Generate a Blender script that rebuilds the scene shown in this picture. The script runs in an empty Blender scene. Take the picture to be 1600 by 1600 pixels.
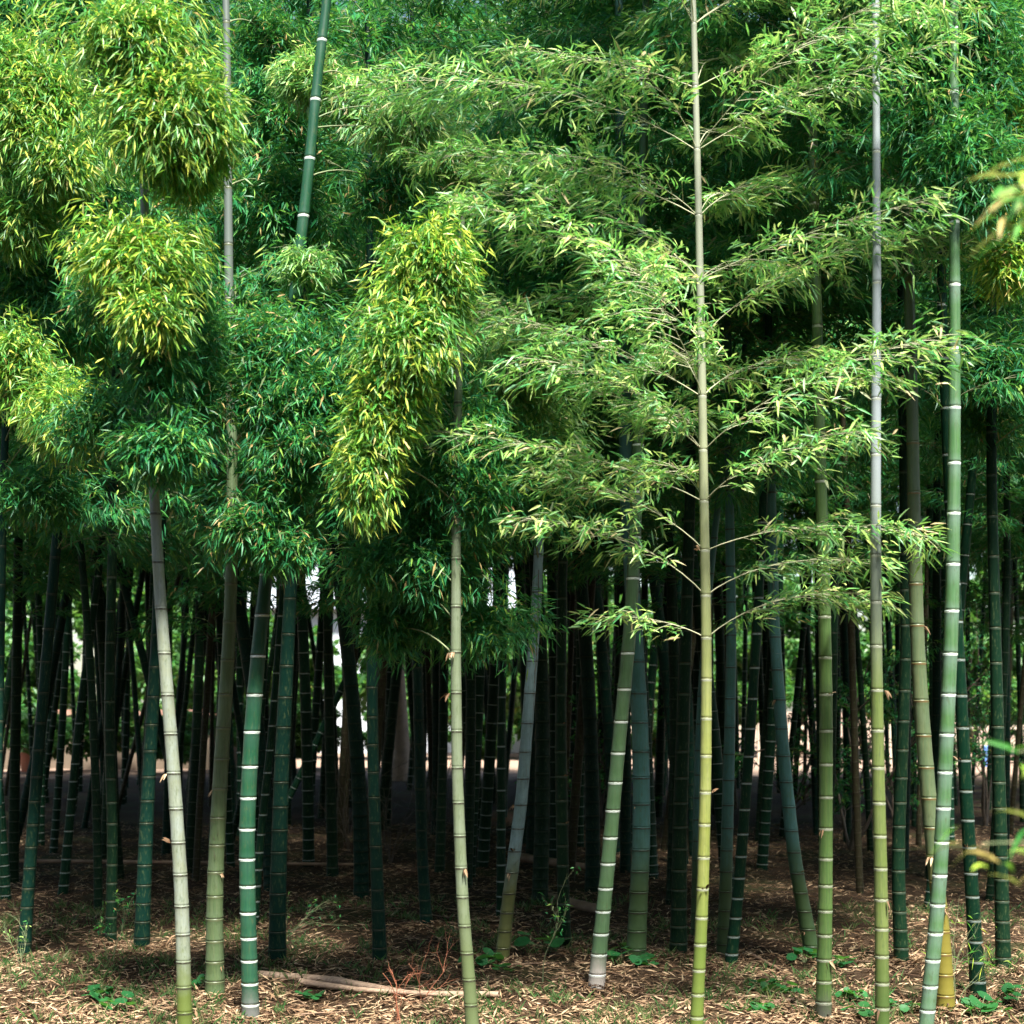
import bpy, math, random
import numpy as np
from mathutils import Vector, Matrix

R = math.radians
rng = np.random.default_rng(7)
random.seed(7)
scene = bpy.context.scene
col = scene.collection

# ------------------------------------------------------------------ camera, sky, sun, exposure
F = 2240.0            # focal length in photo pixels (1600 px wide frame)
HY = 1110.0           # photo row of the horizon
EYE = 1.6
cam_d = bpy.data.cameras.new('camera')
cam = bpy.data.objects.new('camera', cam_d)
col.objects.link(cam)
cam.location = (0, 0, EYE)
cam.rotation_euler = (R(90), 0, 0)
cam_d.sensor_width = 36
cam_d.lens = F / 1600 * 36
cam_d.shift_y = (HY - 800) / 1600
cam_d.clip_start = 0.1
cam_d.clip_end = 2000
cam_d.dof.use_dof = True
cam_d.dof.focus_distance = 8.3
cam_d.dof.aperture_fstop = 3.2
scene.camera = cam

SUN_EL, SUN_AZ = 58.0, 16.0     # azimuth measured from straight behind the camera, towards the right
world = bpy.data.worlds.new('World')
scene.world = world
world.use_nodes = True
wn = world.node_tree
sky = wn.nodes.new('ShaderNodeTexSky')
sky.sky_type = 'NISHITA'
sky.sun_disc = False
sky.sun_elevation = R(SUN_EL)
sky.sun_rotation = R(180 - SUN_AZ)
sky.air_density = 1.2
sky.dust_density = 1.5
bg = wn.nodes['Background']
bg.inputs['Strength'].default_value = 0.06
wn.links.new(sky.outputs[0], bg.inputs['Color'])
sd = bpy.data.lights.new('sun', 'SUN')
sd.energy = 5.0
sd.angle = R(9)
sd.color = (1.0, 0.975, 0.90)
sun = bpy.data.objects.new('sun', sd)
col.objects.link(sun)
sv = Vector((math.sin(R(SUN_AZ)) * math.cos(R(SUN_EL)), -math.cos(R(SUN_AZ)) * math.cos(R(SUN_EL)), math.sin(R(SUN_EL))))
sun.rotation_euler = sv.to_track_quat('Z', 'Y').to_euler()
sun.location = (4, -8, 14)
scene.view_settings.view_transform = 'Standard'
scene.view_settings.look = 'None'
scene.view_settings.exposure = 2.15
scene.view_settings.gamma = 1
scene.view_settings.use_curve_mapping = False
cy = scene.cycles
cy.max_bounces = 8
cy.diffuse_bounces = 4
cy.glossy_bounces = 2
cy.transmission_bounces = 4
cy.use_denoising = True
cy.use_adaptive_sampling = True
cy.adaptive_threshold = 0.02

# ------------------------------------------------------------------ helpers
def px2w(x, y, d):
    return np.array([(x - 800) * d / F, d, EYE + (HY - y) * d / F])

def depth_of(ybase):
    return EYE * F / (ybase - HY)

def tag(o, label=None, cat=None, group=None, kind=None):
    if label: o['label'] = label
    if cat: o['category'] = cat
    if group: o['group'] = group
    if kind: o['kind'] = kind
    return o

def empty(name, loc):
    o = bpy.data.objects.new(name, None)
    o.empty_display_size = 0.2
    col.objects.link(o)
    o.location = loc
    return o

def link_mesh(name, me, parent=None, loc=None):
    o = bpy.data.objects.new(name, me)
    col.objects.link(o)
    if parent is not None: o.parent = parent
    if loc is not None: o.location = loc
    return o

def mesh_np(name, verts, faces_flat, loop_starts, loop_totals, mat, smooth=True):
    me = bpy.data.meshes.new(name)
    nv = len(verts)
    me.vertices.add(nv)
    me.vertices.foreach_set('co', np.ascontiguousarray(verts, dtype=np.float32).ravel())
    me.loops.add(len(faces_flat))
    me.loops.foreach_set('vertex_index', np.ascontiguousarray(faces_flat, dtype=np.int32))
    me.polygons.add(len(loop_starts))
    me.polygons.foreach_set('loop_start', np.ascontiguousarray(loop_starts, dtype=np.int32))
    me.polygons.foreach_set('use_smooth', np.full(len(loop_starts), smooth, dtype=bool))
    me.update(calc_edges=True)
    if mat: me.materials.append(mat)
    return me

def norm(a):
    return a / np.maximum(np.linalg.norm(a, axis=-1, keepdims=True), 1e-9)

# ------------------------------------------------------------------ leaves
def leaf_mesh(name, P, D, L, W, mat, droop=0.25, simple=False, up_jit=0.6, tan=0.03, origin=(0, 0, 0)):
    """P, D: (n,3) leaf bases and directions; L, W lengths and widths."""
    n = len(P)
    D = norm(D)
    up = norm(np.array([0, 0, 1.0]) + rng.normal(0, up_jit, (n, 3)))
    S = norm(np.cross(D, up))
    N = np.cross(S, D)
    N *= np.where(N[:, 2:3] < 0, -1, 1)
    L = L[:, None]; W = W[:, None]
    dz = np.array([0, 0, -1.0])
    P = P - np.asarray(origin)
    if simple:
        v = np.stack([P, P + D * L * .38 + S * W * .5 + N * L * .03, P + D * L + dz * L * droop * .6,
                      P + D * L * .38 - S * W * .5 + N * L * .03], axis=1)
        k = 4
        idx = np.array([0, 1, 2, 0, 2, 3])
        tot = np.array([3, 3])
    else:
        c1 = P + D * L * .28 + N * L * .03
        c2 = P + D * L * .66 + dz * L * droop * .35
        t = P + D * L * .97 + dz * L * droop
        f1 = N * W * .12
        v = np.stack([P, c1 + S * W * .5 + f1, c1, c1 - S * W * .5 + f1, c2 + S * W * .36 + f1, c2, c2 - S * W * .36 + f1, t], axis=1)
        k = 8
        idx = np.array([0, 1, 2, 0, 2, 3, 1, 4, 5, 2, 2, 5, 6, 3, 4, 7, 5, 5, 7, 6])
        tot = np.array([3, 3, 4, 4, 3, 3])
    verts = v.reshape(-1, 3)
    flat = (idx[None, :] + (np.arange(n) * k)[:, None]).ravel()
    tots = np.tile(tot, n)
    starts = np.concatenate([[0], np.cumsum(tots)[:-1]])
    me = mesh_np(name, verts, flat, starts, tots, mat, smooth=False)
    r = rng.random(n) * 0.94
    r[rng.random(n) < tan] = 0.98
    a = me.attributes.new('lf', 'FLOAT', 'POINT')
    a.data.foreach_set('value', np.repeat(r, k).astype(np.float32))
    return me

def fans(FP, FD, k, spread=0.75, down=0.25, jit=0.02):
    """each fan point gives k leaves."""
    P = np.repeat(FP, k, axis=0)
    D = np.repeat(norm(FD), k, axis=0)
    n = len(P)
    side = norm(np.cross(D, np.array([0, 0, 1.0]) + rng.normal(0, .25, (n, 3))))
    ang = rng.uniform(-1, 1, n)[:, None] * spread
    D = D * np.cos(ang) + side * np.sin(ang)
    D = D + np.array([0, 0, -1.0]) * (down + rng.normal(0, .22, n))[:, None] + rng.normal(0, .12, (n, 3))
    P = P + rng.normal(0, jit, (n, 3))
    return P, norm(D)

def tubes_mesh(name, paths, radii, mat, sides=4, origin=(0, 0, 0)):
    """paths: list of (m,3) arrays ; radii: list of (m,) arrays"""
    V = []; Fc = []; off = 0
    ang = np.arange(sides) / sides * 2 * math.pi
    ca, sa = np.cos(ang), np.sin(ang)
    for p, r in zip(paths, radii):
        p = np.asarray(p) - np.asarray(origin); m = len(p)
        if m < 2: continue
        T = norm(np.gradient(p, axis=0))
        ref = np.array([0, 0, 1.0]) if abs(T[0][2]) < .9 else np.array([1.0, 0, 0])
        A = norm(np.cross(T, ref)); B = np.cross(T, A)
        ring = p[:, None, :] + r[:, None, None] * (A[:, None, :] * ca[None, :, None] + B[:, None, :] * sa[None, :, None])
        V.append(ring.reshape(-1, 3))
        i = np.arange(m - 1)[:, None] * sides; j = np.arange(sides)[None, :]; j2 = (j + 1) % sides
        q = np.stack([i + j, i + j2, i + sides + j2, i + sides + j], axis=-1).reshape(-1, 4) + off
        Fc.append(q); off += m * sides
    V = np.concatenate(V); Fc = np.concatenate(Fc)
    return mesh_np(name, V, Fc.ravel(), np.arange(len(Fc)) * 4, np.full(len(Fc), 4), mat)

def arch_path(start, dirh, length, e0, e1, m=12, wob=0.03):
    """arching path that starts at elevation e0 and ends at e1 (radians)"""
    t = np.linspace(0, 1, m)
    el = e0 + (e1 - e0) * t ** .8
    az = math.atan2(dirh[1], dirh[0]) + np.cumsum(rng.normal(0, wob, m))
    st = np.stack([np.cos(el) * np.cos(az), np.cos(el) * np.sin(az), np.sin(el)], axis=1) * length / (m - 1)
    return np.vstack([start, start + np.cumsum(st[:-1], axis=0)])

def make_spray(start, az, length, e0=0.85, e1=0.0, t0=0.22, dens=1.0, r0=0.0031, lod=0):
    """a primary bamboo branch with side twigs. returns (paths, radii, fan points, fan dirs)"""
    dh = (math.cos(az), math.sin(az))
    main = arch_path(np.asarray(start), dh, length, e0, e1, 14)
    paths = [main]; radii = [np.linspace(r0, .0014, len(main))]
    T = norm(np.gradient(main, axis=0))
    FP = []; FD = []
    ns = max(4, int(length / .075 * dens))
    side = 1
    for s in range(ns):
        t = t0 + (1 - t0) * (s + rng.random()) / ns
        f = t * (len(main) - 1); i = int(min(f, len(main) - 2)); w = f - i
        p = main[i] * (1 - w) + main[i + 1] * w
        td = T[i]
        hz = norm(np.cross(td, np.array([0, 0, 1.0])))
        side = -side
        a = rng.uniform(.45, 1.05)
        d = td * math.cos(a) + hz * side * math.sin(a) + np.array([0, 0, rng.normal(.04, .16)])
        d = norm(d)
        l2 = (.10 + .24 * math.sin(math.pi * min(1, (t - t0) / (1 - t0) * .8 + .15))) * rng.uniform(.6, 1.1) * min(1.2, length)
        m2 = 5
        tt = np.linspace(0, 1, m2)[:, None]
        q = p + d * l2 * tt + np.array([0, 0, -1.0]) * (tt ** 2) * l2 * .28
        paths.append(q); radii.append(np.linspace(.0018, .0008, m2))
        nf = max(2, int(l2 / .055))
        for g in range(nf):
            u = .25 + .75 * (g + .8) / nf
            FP.append(p + d * l2 * u + np.array([0, 0, -1.0]) * u * u * l2 * .28)
            FD.append(d + np.array([0, 0, -.3 * u]) + rng.normal(0, .48, 3))
    FP.append(main[-1]); FD.append(T[-1])
    return paths, radii, np.array(FP), np.array(FD)

def make_clump(c, rad, stem_from, nf, drop=1.0, r0=.005, loose=False):
    """a rounded hanging plume: twigs fan out of the middle, leaf fans shingle its outside"""
    c = np.asarray(c, float); rad = np.asarray(rad, float)
    mid = (np.asarray(stem_from) + c) / 2 + np.array([0, 0, .12])
    t = np.linspace(0, 1, 9)[:, None]
    st = (1 - t) ** 2 * np.asarray(stem_from) + 2 * t * (1 - t) * mid + t * t * c
    paths = [st]; radii = [np.linspace(r0, .002, 9)]
    lob = norm(rng.normal(0, 1, (16, 3)))
    lam = rng.uniform(-.5, .42, 16)
    u = norm(rng.normal(0, 1, (nf, 3)) + np.array([0, 0, .12]))
    k = 1 + (np.clip(u @ lob.T - .62, 0, 1) * lam * 2.6).sum(1)
    k = np.clip(k, .55, 1.3)
    rr = (.35 + .65 * rng.random(nf) ** .6) * k * .92
    if loose: rr = np.abs(rng.normal(.62, .34, nf)) * (k ** 1.8)
    FP = c + u * rad * rr[:, None]
    if not loose:
        ctr = FP[rng.integers(0, nf, max(10, nf // 26))]
        dd_ = rng.integers(0, len(ctr), nf)
        FP = FP * .68 + ctr[dd_] * .32 + rng.normal(0, .03, (nf, 3))
        FP[:, 2] -= .06 * rng.random(nf)
    if loose:      # gather the fans along short twigs so that gaps open between them
        ctr = FP[rng.integers(0, nf, max(8, nf // 22))]
        FP = FP * .45 + ctr[rng.integers(0, len(ctr), nf)] * .55 + rng.normal(0, .03, (nf, 3))
    FP[:, 2] -= np.abs(rng.normal(0, .03, nf))
    FD = u * .85 + np.array([0, 0, -.6 * drop]) + rng.normal(0, .45, (nf, 3))
    if loose: FD = u * .8 + np.array([0, 0, -.35 * drop]) + rng.normal(0, .55, (nf, 3))
    # a few loose sprigs break the outline
    ns = nf // 9
    us = norm(rng.normal(0, 1, (ns, 3)) + np.array([0, 0, -.2]))
    FP = np.vstack([FP, c + us * rad * rng.uniform(.95, 1.32, (ns, 1))]); FD = np.vstack([FD, us * .8 + np.array([0, 0, -.6]) + rng.normal(0, .4, (ns, 3))])
    for q in rng.choice(len(FP), min(60, len(FP)), replace=False):
        e = FP[q]; m_ = (c + e) / 2 + np.array([0, 0, .04])
        tt = np.linspace(0, 1, 5)[:, None]
        paths.append((1 - tt) ** 2 * c + 2 * tt * (1 - tt) * m_ + tt * tt * e); radii.append(np.linspace(.0016, .0007, 5))
    return paths, radii, FP, FD

# ------------------------------------------------------------------ materials
def new_mat(name):
    m = bpy.data.materials.new(name); m.use_nodes = True
    nt = m.node_tree; nt.nodes.clear()
    out = nt.nodes.new('ShaderNodeOutputMaterial')
    return m, nt, out

def ramp(nt, stops, interp='LINEAR'):
    n = nt.nodes.new('ShaderNodeValToRGB')
    cr = n.color_ramp; cr.interpolation = interp
    while len(cr.elements) > 1: cr.elements.remove(cr.elements[-1])
    cr.elements[0].position = stops[0][0]; cr.elements[0].color = (*stops[0][1], 1)
    for p, c in stops[1:]:
        e = cr.elements.new(p); e.color = (*c, 1)
    return n

def mixc(nt, fac, a, b, mode='MIX'):
    n = nt.nodes.new('ShaderNodeMix'); n.data_type = 'RGBA'; n.blend_type = mode
    for s, v in ((0, fac), (6, a), (7, b)):
        if isinstance(v, (int, float)): n.inputs[s].default_value = v
        elif isinstance(v, tuple): n.inputs[s].default_value = (*v, 1)
        else: nt.links.new(v, n.inputs[s])
    return n.outputs[2]

def math_n(nt, op, a, b=None, clamp=False):
    n = nt.nodes.new('ShaderNodeMath'); n.operation = op; n.use_clamp = clamp
    for s, v in ((0, a), (1, b)):
        if v is None: continue
        if isinstance(v, (int, float)): n.inputs[s].default_value = v
        else: nt.links.new(v, n.inputs[s])
    return n.outputs[0]

def maprange(nt, v, a, b, c=0, d=1):
    n = nt.nodes.new('ShaderNodeMapRange'); nt.links.new(v, n.inputs[0])
    for i, x in enumerate((a, b, c, d)): n.inputs[i + 1].default_value = x
    return n.outputs[0]

def noise(nt, scale, detail=3, vec=None, rough=.55):
    n = nt.nodes.new('ShaderNodeTexNoise'); n.inputs['Scale'].default_value = scale
    n.inputs['Detail'].default_value = detail; n.inputs['Roughness'].default_value = rough
    if vec is not None: nt.links.new(vec, n.inputs['Vector'])
    return n.outputs[0]

def scaled_obj(nt, sc, world_pos=False):
    if world_pos:
        t = nt.nodes.new('ShaderNodeNewGeometry').outputs['Position']
    else:
        t = nt.nodes.new('ShaderNodeTexCoord').outputs['Object']
    m = nt.nodes.new('ShaderNodeMapping'); m.inputs['Scale'].default_value = sc
    nt.links.new(t, m.inputs['Vector'])
    return m.outputs[0]

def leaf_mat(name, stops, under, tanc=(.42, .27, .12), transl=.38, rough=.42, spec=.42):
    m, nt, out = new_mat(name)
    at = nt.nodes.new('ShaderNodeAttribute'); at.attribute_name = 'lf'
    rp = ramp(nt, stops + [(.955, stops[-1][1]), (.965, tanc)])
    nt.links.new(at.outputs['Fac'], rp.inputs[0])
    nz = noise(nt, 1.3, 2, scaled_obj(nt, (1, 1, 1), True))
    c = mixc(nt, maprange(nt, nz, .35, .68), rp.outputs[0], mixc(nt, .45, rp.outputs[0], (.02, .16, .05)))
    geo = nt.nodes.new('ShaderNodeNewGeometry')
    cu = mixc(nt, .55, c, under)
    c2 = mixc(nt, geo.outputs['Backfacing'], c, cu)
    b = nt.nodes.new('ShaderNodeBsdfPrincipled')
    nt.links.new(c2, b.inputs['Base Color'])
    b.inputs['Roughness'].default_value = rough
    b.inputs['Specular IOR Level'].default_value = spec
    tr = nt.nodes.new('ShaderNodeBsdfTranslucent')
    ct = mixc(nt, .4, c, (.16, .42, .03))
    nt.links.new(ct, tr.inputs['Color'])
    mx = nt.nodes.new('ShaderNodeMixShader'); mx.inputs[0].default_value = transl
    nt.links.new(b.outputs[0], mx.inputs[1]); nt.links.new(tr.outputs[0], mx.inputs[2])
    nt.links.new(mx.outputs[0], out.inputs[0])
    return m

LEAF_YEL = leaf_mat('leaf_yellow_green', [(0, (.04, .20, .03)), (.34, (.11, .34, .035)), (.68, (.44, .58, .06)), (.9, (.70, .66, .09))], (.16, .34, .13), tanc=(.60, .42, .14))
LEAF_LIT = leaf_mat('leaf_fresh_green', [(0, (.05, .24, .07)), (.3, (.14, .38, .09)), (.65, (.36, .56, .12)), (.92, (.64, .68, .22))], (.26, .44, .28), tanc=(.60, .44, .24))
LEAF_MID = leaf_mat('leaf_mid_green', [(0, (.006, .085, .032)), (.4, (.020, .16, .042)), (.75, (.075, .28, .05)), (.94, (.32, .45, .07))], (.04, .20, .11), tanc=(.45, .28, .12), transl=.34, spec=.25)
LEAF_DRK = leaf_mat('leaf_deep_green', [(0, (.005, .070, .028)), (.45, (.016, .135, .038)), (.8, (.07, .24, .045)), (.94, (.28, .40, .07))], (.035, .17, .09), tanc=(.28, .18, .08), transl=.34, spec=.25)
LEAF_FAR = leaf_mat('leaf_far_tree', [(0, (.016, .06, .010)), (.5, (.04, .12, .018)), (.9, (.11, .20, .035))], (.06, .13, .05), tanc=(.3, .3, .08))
LEAF_WEED = leaf_mat('leaf_weed', [(0, (.010, .06, .018)), (.9, (.028, .12, .028))], (.03, .12, .05), tanc=(.06, .15, .03))

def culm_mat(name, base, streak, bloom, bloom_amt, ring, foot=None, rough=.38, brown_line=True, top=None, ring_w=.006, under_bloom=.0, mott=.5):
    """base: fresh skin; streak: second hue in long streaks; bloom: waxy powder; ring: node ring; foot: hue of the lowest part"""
    g_ = .375 if 'shade' not in name else .20  # culms named shade get a darker skin: grove shade put into the colour
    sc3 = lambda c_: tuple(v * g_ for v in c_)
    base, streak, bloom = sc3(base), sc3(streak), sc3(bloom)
    if foot: foot = (sc3(foot[0]), foot[1])
    if top: top = (sc3(top[0]), top[1], top[2])
    m, nt, out = new_mat(name)
    uv = nt.nodes.new('ShaderNodeUVMap'); uv.uv_map = 'node'
    sx = nt.nodes.new('ShaderNodeSeparateXYZ'); nt.links.new(uv.outputs[0], sx.inputs[0])
    lo, hi = sx.outputs[0], sx.outputs[1]       # metres above the node below / below the node above
    n1 = noise(nt, 1.0, 5, scaled_obj(nt, (95, 95, 2.6)), .68)
    n1b = noise(nt, 1.0, 4, scaled_obj(nt, (260, 260, 9)), .6)
    n5 = noise(nt, 2.3, 3, scaled_obj(nt, (1, 1, 1)))
    n2 = noise(nt, 9.0, 5, scaled_obj(nt, (1, 1, .8)), .7)
    n3 = noise(nt, 60.0, 3, scaled_obj(nt, (1.4, 1.4, .35)), .7)
    c = mixc(nt, maprange(nt, n1, .40, .62), base, streak)
    dk = tuple(v * .5 for v in base)
    c = mixc(nt, maprange(nt, n1b, .50, .68, 0, .7), c, dk)
    c = mixc(nt, maprange(nt, n5, .35, .70, 0, .4), c, tuple(v * .62 for v in base))
    blm = math_n(nt, 'MULTIPLY', math_n(nt, 'MULTIPLY', maprange(nt, n2, .3, .68, .3, 1.0), maprange(nt, n1, .35, .6, .55, 1.0)), bloom_amt, True)
    # waxy powder gathers just below every node
    if under_bloom > 0:
        ub = math_n(nt, 'MULTIPLY', maprange(nt, hi, .0, .10, 1, 0), under_bloom)
        ub2 = math_n(nt, 'MULTIPLY', maprange(nt, lo, .0, .05, .7, 0), under_bloom)
        blm = math_n(nt, 'ADD', blm, math_n(nt, 'ADD', ub, ub2), True)
    c = mixc(nt, blm, c, bloom)
    spots = maprange(nt, n3, .56, .66, 0, mott)
    c = mixc(nt, spots, c, (.05, .07, .03))
    pos = nt.nodes.new('ShaderNodeTexCoord'); sp = nt.nodes.new('ShaderNodeSeparateXYZ'); nt.links.new(pos.outputs['Object'], sp.inputs[0])
    if foot:
        wob = math_n(nt, 'ADD', sp.outputs[2], maprange(nt, n2, 0, 1, -.12, .12))
        c = mixc(nt, maprange(nt, wob, foot[1] * .6 - .03, foot[1] + .02, 1, 0), c, foot[0])
    if top:
        c = mixc(nt, maprange(nt, sp.outputs[2], top[1], top[2], 0, .9), c, top[0])
    edge_n = maprange(nt, n3, .3, .7, -.002, .002)
    h2 = math_n(nt, 'ADD', hi, edge_n)
    l2 = math_n(nt, 'ADD', lo, edge_n)
    rm = math_n(nt, 'MAXIMUM', maprange(nt, h2, ring_w, ring_w + .003, 1, 0), maprange(nt, l2, ring_w * .35, ring_w * .35 + .002, 1, 0))
    rm = math_n(nt, 'MULTIPLY', rm, maprange(nt, n3, .36, .56, .45, 1.0))
    c = mixc(nt, rm, c, ring)
    if brown_line:
        bl = math_n(nt, 'MULTIPLY', maprange(nt, l2, .0035, .006, 0, 1), maprange(nt, l2, .008, .011, 1, 0))
        c = mixc(nt, math_n(nt, 'MULTIPLY', bl, .75), c, (.05, .045, .025))
    b = nt.nodes.new('ShaderNodeBsdfPrincipled')
    nt.links.new(c, b.inputs['Base Color'])
    nt.links.new(maprange(nt, blm, 0, 1, rough, .62), b.inputs['Roughness'])
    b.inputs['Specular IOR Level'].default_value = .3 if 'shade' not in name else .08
    bp = nt.nodes.new('ShaderNodeBump'); bp.inputs['Strength'].default_value = .25; bp.inputs['Distance'].default_value = .002
    nt.links.new(n1, bp.inputs['Height']); nt.links.new(bp.outputs[0], b.inputs['Normal'])
    nt.links.new(b.outputs[0], out.inputs[0])
    return m

WHITE = (.58, .62, .58); DARKR = (.030, .028, .018); BROWN = (.12, .075, .03); GREYR = (.24, .25, .19)
C_PALE = culm_mat('culm_pale', (.36, .40, .20), (.42, .42, .16), (.54, .64, .64), .75, DARKR, foot=((.20, .27, .06), .55), brown_line=False)
C_MOSS = culm_mat('culm_mottled', (.13, .22, .07), (.19, .25, .08), (.24, .33, .22), .5, (.09, .10, .05), mott=.8, top=((.22, .26, .24), 3.0, 4.2))
C_RING = culm_mat('culm_white_ring', (.014, .12, .055), (.024, .15, .05), (.16, .32, .26), .12, WHITE, foot=((.25, .26, .24), .16), under_bloom=.18)
C_RING2 = culm_mat('culm_powdered', (.075, .25, .045), (.12, .30, .05), (.32, .46, .40), .35, WHITE, under_bloom=.5)
C_RING3 = culm_mat('culm_white_foot', (.10, .23, .08), (.13, .27, .09), (.24, .36, .26), .25, WHITE, foot=((.62, .56, .50), .22), under_bloom=.2)
C_SAGE = culm_mat('culm_sage', (.24, .31, .15), (.28, .34, .15), (.38, .45, .34), .65, DARKR, foot=((.20, .26, .11), .8), brown_line=False)
C_BLUE = culm_mat('culm_blue_grey', (.06, .24, .17), (.08, .27, .20), (.17, .42, .44), .75, DARKR, foot=((.09, .17, .06), .9), brown_line=False)
C_ICE = culm_mat('culm_ice_grey', (.22, .37, .36), (.25, .39, .33), (.42, .62, .70), .85, DARKR, foot=((.20, .22, .07), .8), brown_line=False)
C_YEL = culm_mat('culm_yellow', (.36, .43, .07), (.47, .50, .10), (.50, .54, .34), .28, GREYR, foot=((.22, .31, .06), .8), top=((.52, .54, .42), 1.4, 3.6), mott=.3)
C_OLIVE = culm_mat('culm_olive', (.20, .29, .06), (.27, .34, .08), (.36, .42, .22), .3, GREYR, foot=((.12, .20, .05), .5), top=((.50, .56, .60), 1.7, 2.8))
C_GREEN = culm_mat('culm_green', (.10, .22, .045), (.15, .27, .05), (.27, .36, .2), .25, GREYR, foot=((.14, .15, .11), .14))
C_RUST = culm_mat('culm_rusty', (.15, .23, .10), (.22, .24, .09), (.24, .34, .22), .35, BROWN, foot=((.34, .29, .05), .9), brown_line=False, mott=.7)
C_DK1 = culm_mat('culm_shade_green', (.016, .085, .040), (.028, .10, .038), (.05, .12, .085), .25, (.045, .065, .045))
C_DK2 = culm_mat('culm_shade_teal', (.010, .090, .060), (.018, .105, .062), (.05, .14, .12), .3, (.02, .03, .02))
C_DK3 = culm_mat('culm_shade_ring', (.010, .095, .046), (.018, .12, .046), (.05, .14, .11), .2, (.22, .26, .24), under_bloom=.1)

def plain(name, c1, c2, scale=20, rough=.7, sc=(1, 1, 1), bump=.3):
    m, nt, out = new_mat(name)
    nz = noise(nt, scale, 4, scaled_obj(nt, sc))
    b = nt.nodes.new('ShaderNodeBsdfPrincipled')
    nt.links.new(mixc(nt, maprange(nt, nz, .35, .65), c1, c2), b.inputs['Base Color'])
    b.inputs['Roughness'].default_value = rough
    bp = nt.nodes.new('ShaderNodeBump'); bp.inputs['Strength'].default_value = bump; bp.inputs['Distance'].default_value = .01
    nt.links.new(nz, bp.inputs['Height']); nt.links.new(bp.outputs[0], b.inputs['Normal'])
    nt.links.new(b.outputs[0], out.inputs[0])
    return m
WOOD_PALE = plain('twig_pale', (.36, .34, .22), (.26, .28, .16), 30)
WOOD_GRN = plain('twig_green', (.10, .14, .06), (.16, .17, .08), 30)
WOOD_RED = plain('twig_red_brown', (.30, .10, .05), (.22, .08, .04), 30)
BARK = plain('bark', (.045, .032, .022), (.09, .065, .045), 9)
BARK_L = plain('bark_light', (.32, .22, .15), (.22, .15, .10), 5)
LOG = plain('dead_wood', (.13, .07, .04), (.22, .14, .09), 6, sc=(1, 1, 1))

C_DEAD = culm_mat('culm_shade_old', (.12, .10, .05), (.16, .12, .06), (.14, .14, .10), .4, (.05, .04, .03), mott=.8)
C_DRY = plain('culm_dry_straw', (.36, .25, .17), (.20, .13, .085), 1.2, sc=(3, 60, 60))

# ------------------------------------------------------------------ ground
def hgt(x, y):
    x = np.asarray(x, float); y = np.asarray(y, float)
    return (.018 * np.sin(x * 1.7 + y * .9) + .014 * np.sin(x * 3.9 - y * 2.3 + 1) + .008 * np.sin(x * 9.1 + y * 7.3))

def ground_mat():
    m, nt, out = new_mat('ground_litter')
    p = scaled_obj(nt, (1, 1, 1), True)
    n1 = noise(nt, 55, 5, p, .7); n2 = noise(nt, 1.1, 3, p); n3 = noise(nt, 14, 4, p, .65)
    c = mixc(nt, maprange(nt, n1, .35, .65), (.012, .007, .004), (.055, .034, .019))  # soil kept very dark so ground behind the lit front reads as shaded
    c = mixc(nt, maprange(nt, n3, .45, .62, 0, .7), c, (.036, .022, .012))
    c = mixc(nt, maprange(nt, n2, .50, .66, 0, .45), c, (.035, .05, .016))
    sp = nt.nodes.new('ShaderNodeSeparateXYZ'); g = nt.nodes.new('ShaderNodeNewGeometry'); nt.links.new(g.outputs['Position'], sp.inputs[0])
    far = math_n(nt, 'ADD', sp.outputs[1], maprange(nt, n2, 0, 1, -4, 4))
    c = mixc(nt, maprange(nt, far, 33, 37), c, mixc(nt, n3, (.20, .13, .09), (.30, .22, .17)))
    b = nt.nodes.new('ShaderNodeBsdfPrincipled'); nt.links.new(c, b.inputs['Base Color']); b.inputs['Roughness'].default_value = .95
    b.inputs['Specular IOR Level'].default_value = .1
    bp = nt.nodes.new('ShaderNodeBump'); bp.inputs['Strength'].default_value = .8; bp.inputs['Distance'].default_value = .02
    nt.links.new(n1, bp.inputs['Height']); nt.links.new(bp.outputs[0], b.inputs['Normal'])
    nt.links.new(b.outputs[0], out.inputs[0])
    return m
def grid_ground():
    xs = np.concatenate([[-600, -200, -80, -40], np.linspace(-24, 24, 241), [40, 80, 200, 600]])
    ys = np.concatenate([[-300, -60, -20, -6], np.linspace(2, 40, 191), [60, 100, 200, 500, 1500]])
    X, Y = np.meshgrid(xs, ys)
    fade = np.clip((26 - np.abs(X)) / 4, 0, 1) * np.clip((42 - Y) / 4, 0, 1) * np.clip((Y + 2) / 4, 0, 1)
    Z = hgt(X, Y) * fade
    V = np.stack([X, Y, Z], -1).reshape(-1, 3)
    nx = len(xs); ny = len(ys)
    i = (np.arange(ny - 1)[:, None] * nx + np.arange(nx - 1)[None, :])
    q = np.stack([i, i + 1, i + nx + 1, i + nx], -1).reshape(-1, 4)
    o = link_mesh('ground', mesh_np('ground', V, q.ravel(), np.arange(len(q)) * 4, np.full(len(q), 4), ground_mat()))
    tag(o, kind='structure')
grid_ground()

# ------------------------------------------------------------------ culms
def culm_nodes(H, base_l=.125, grow=.05, cap=.31):
    z = [0.0]; 
    while z[-1] < H:
        z.append(z[-1] + min(cap, base_l + grow * z[-1]) * rng.uniform(.96, 1.04))
    return np.array(z)

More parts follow.
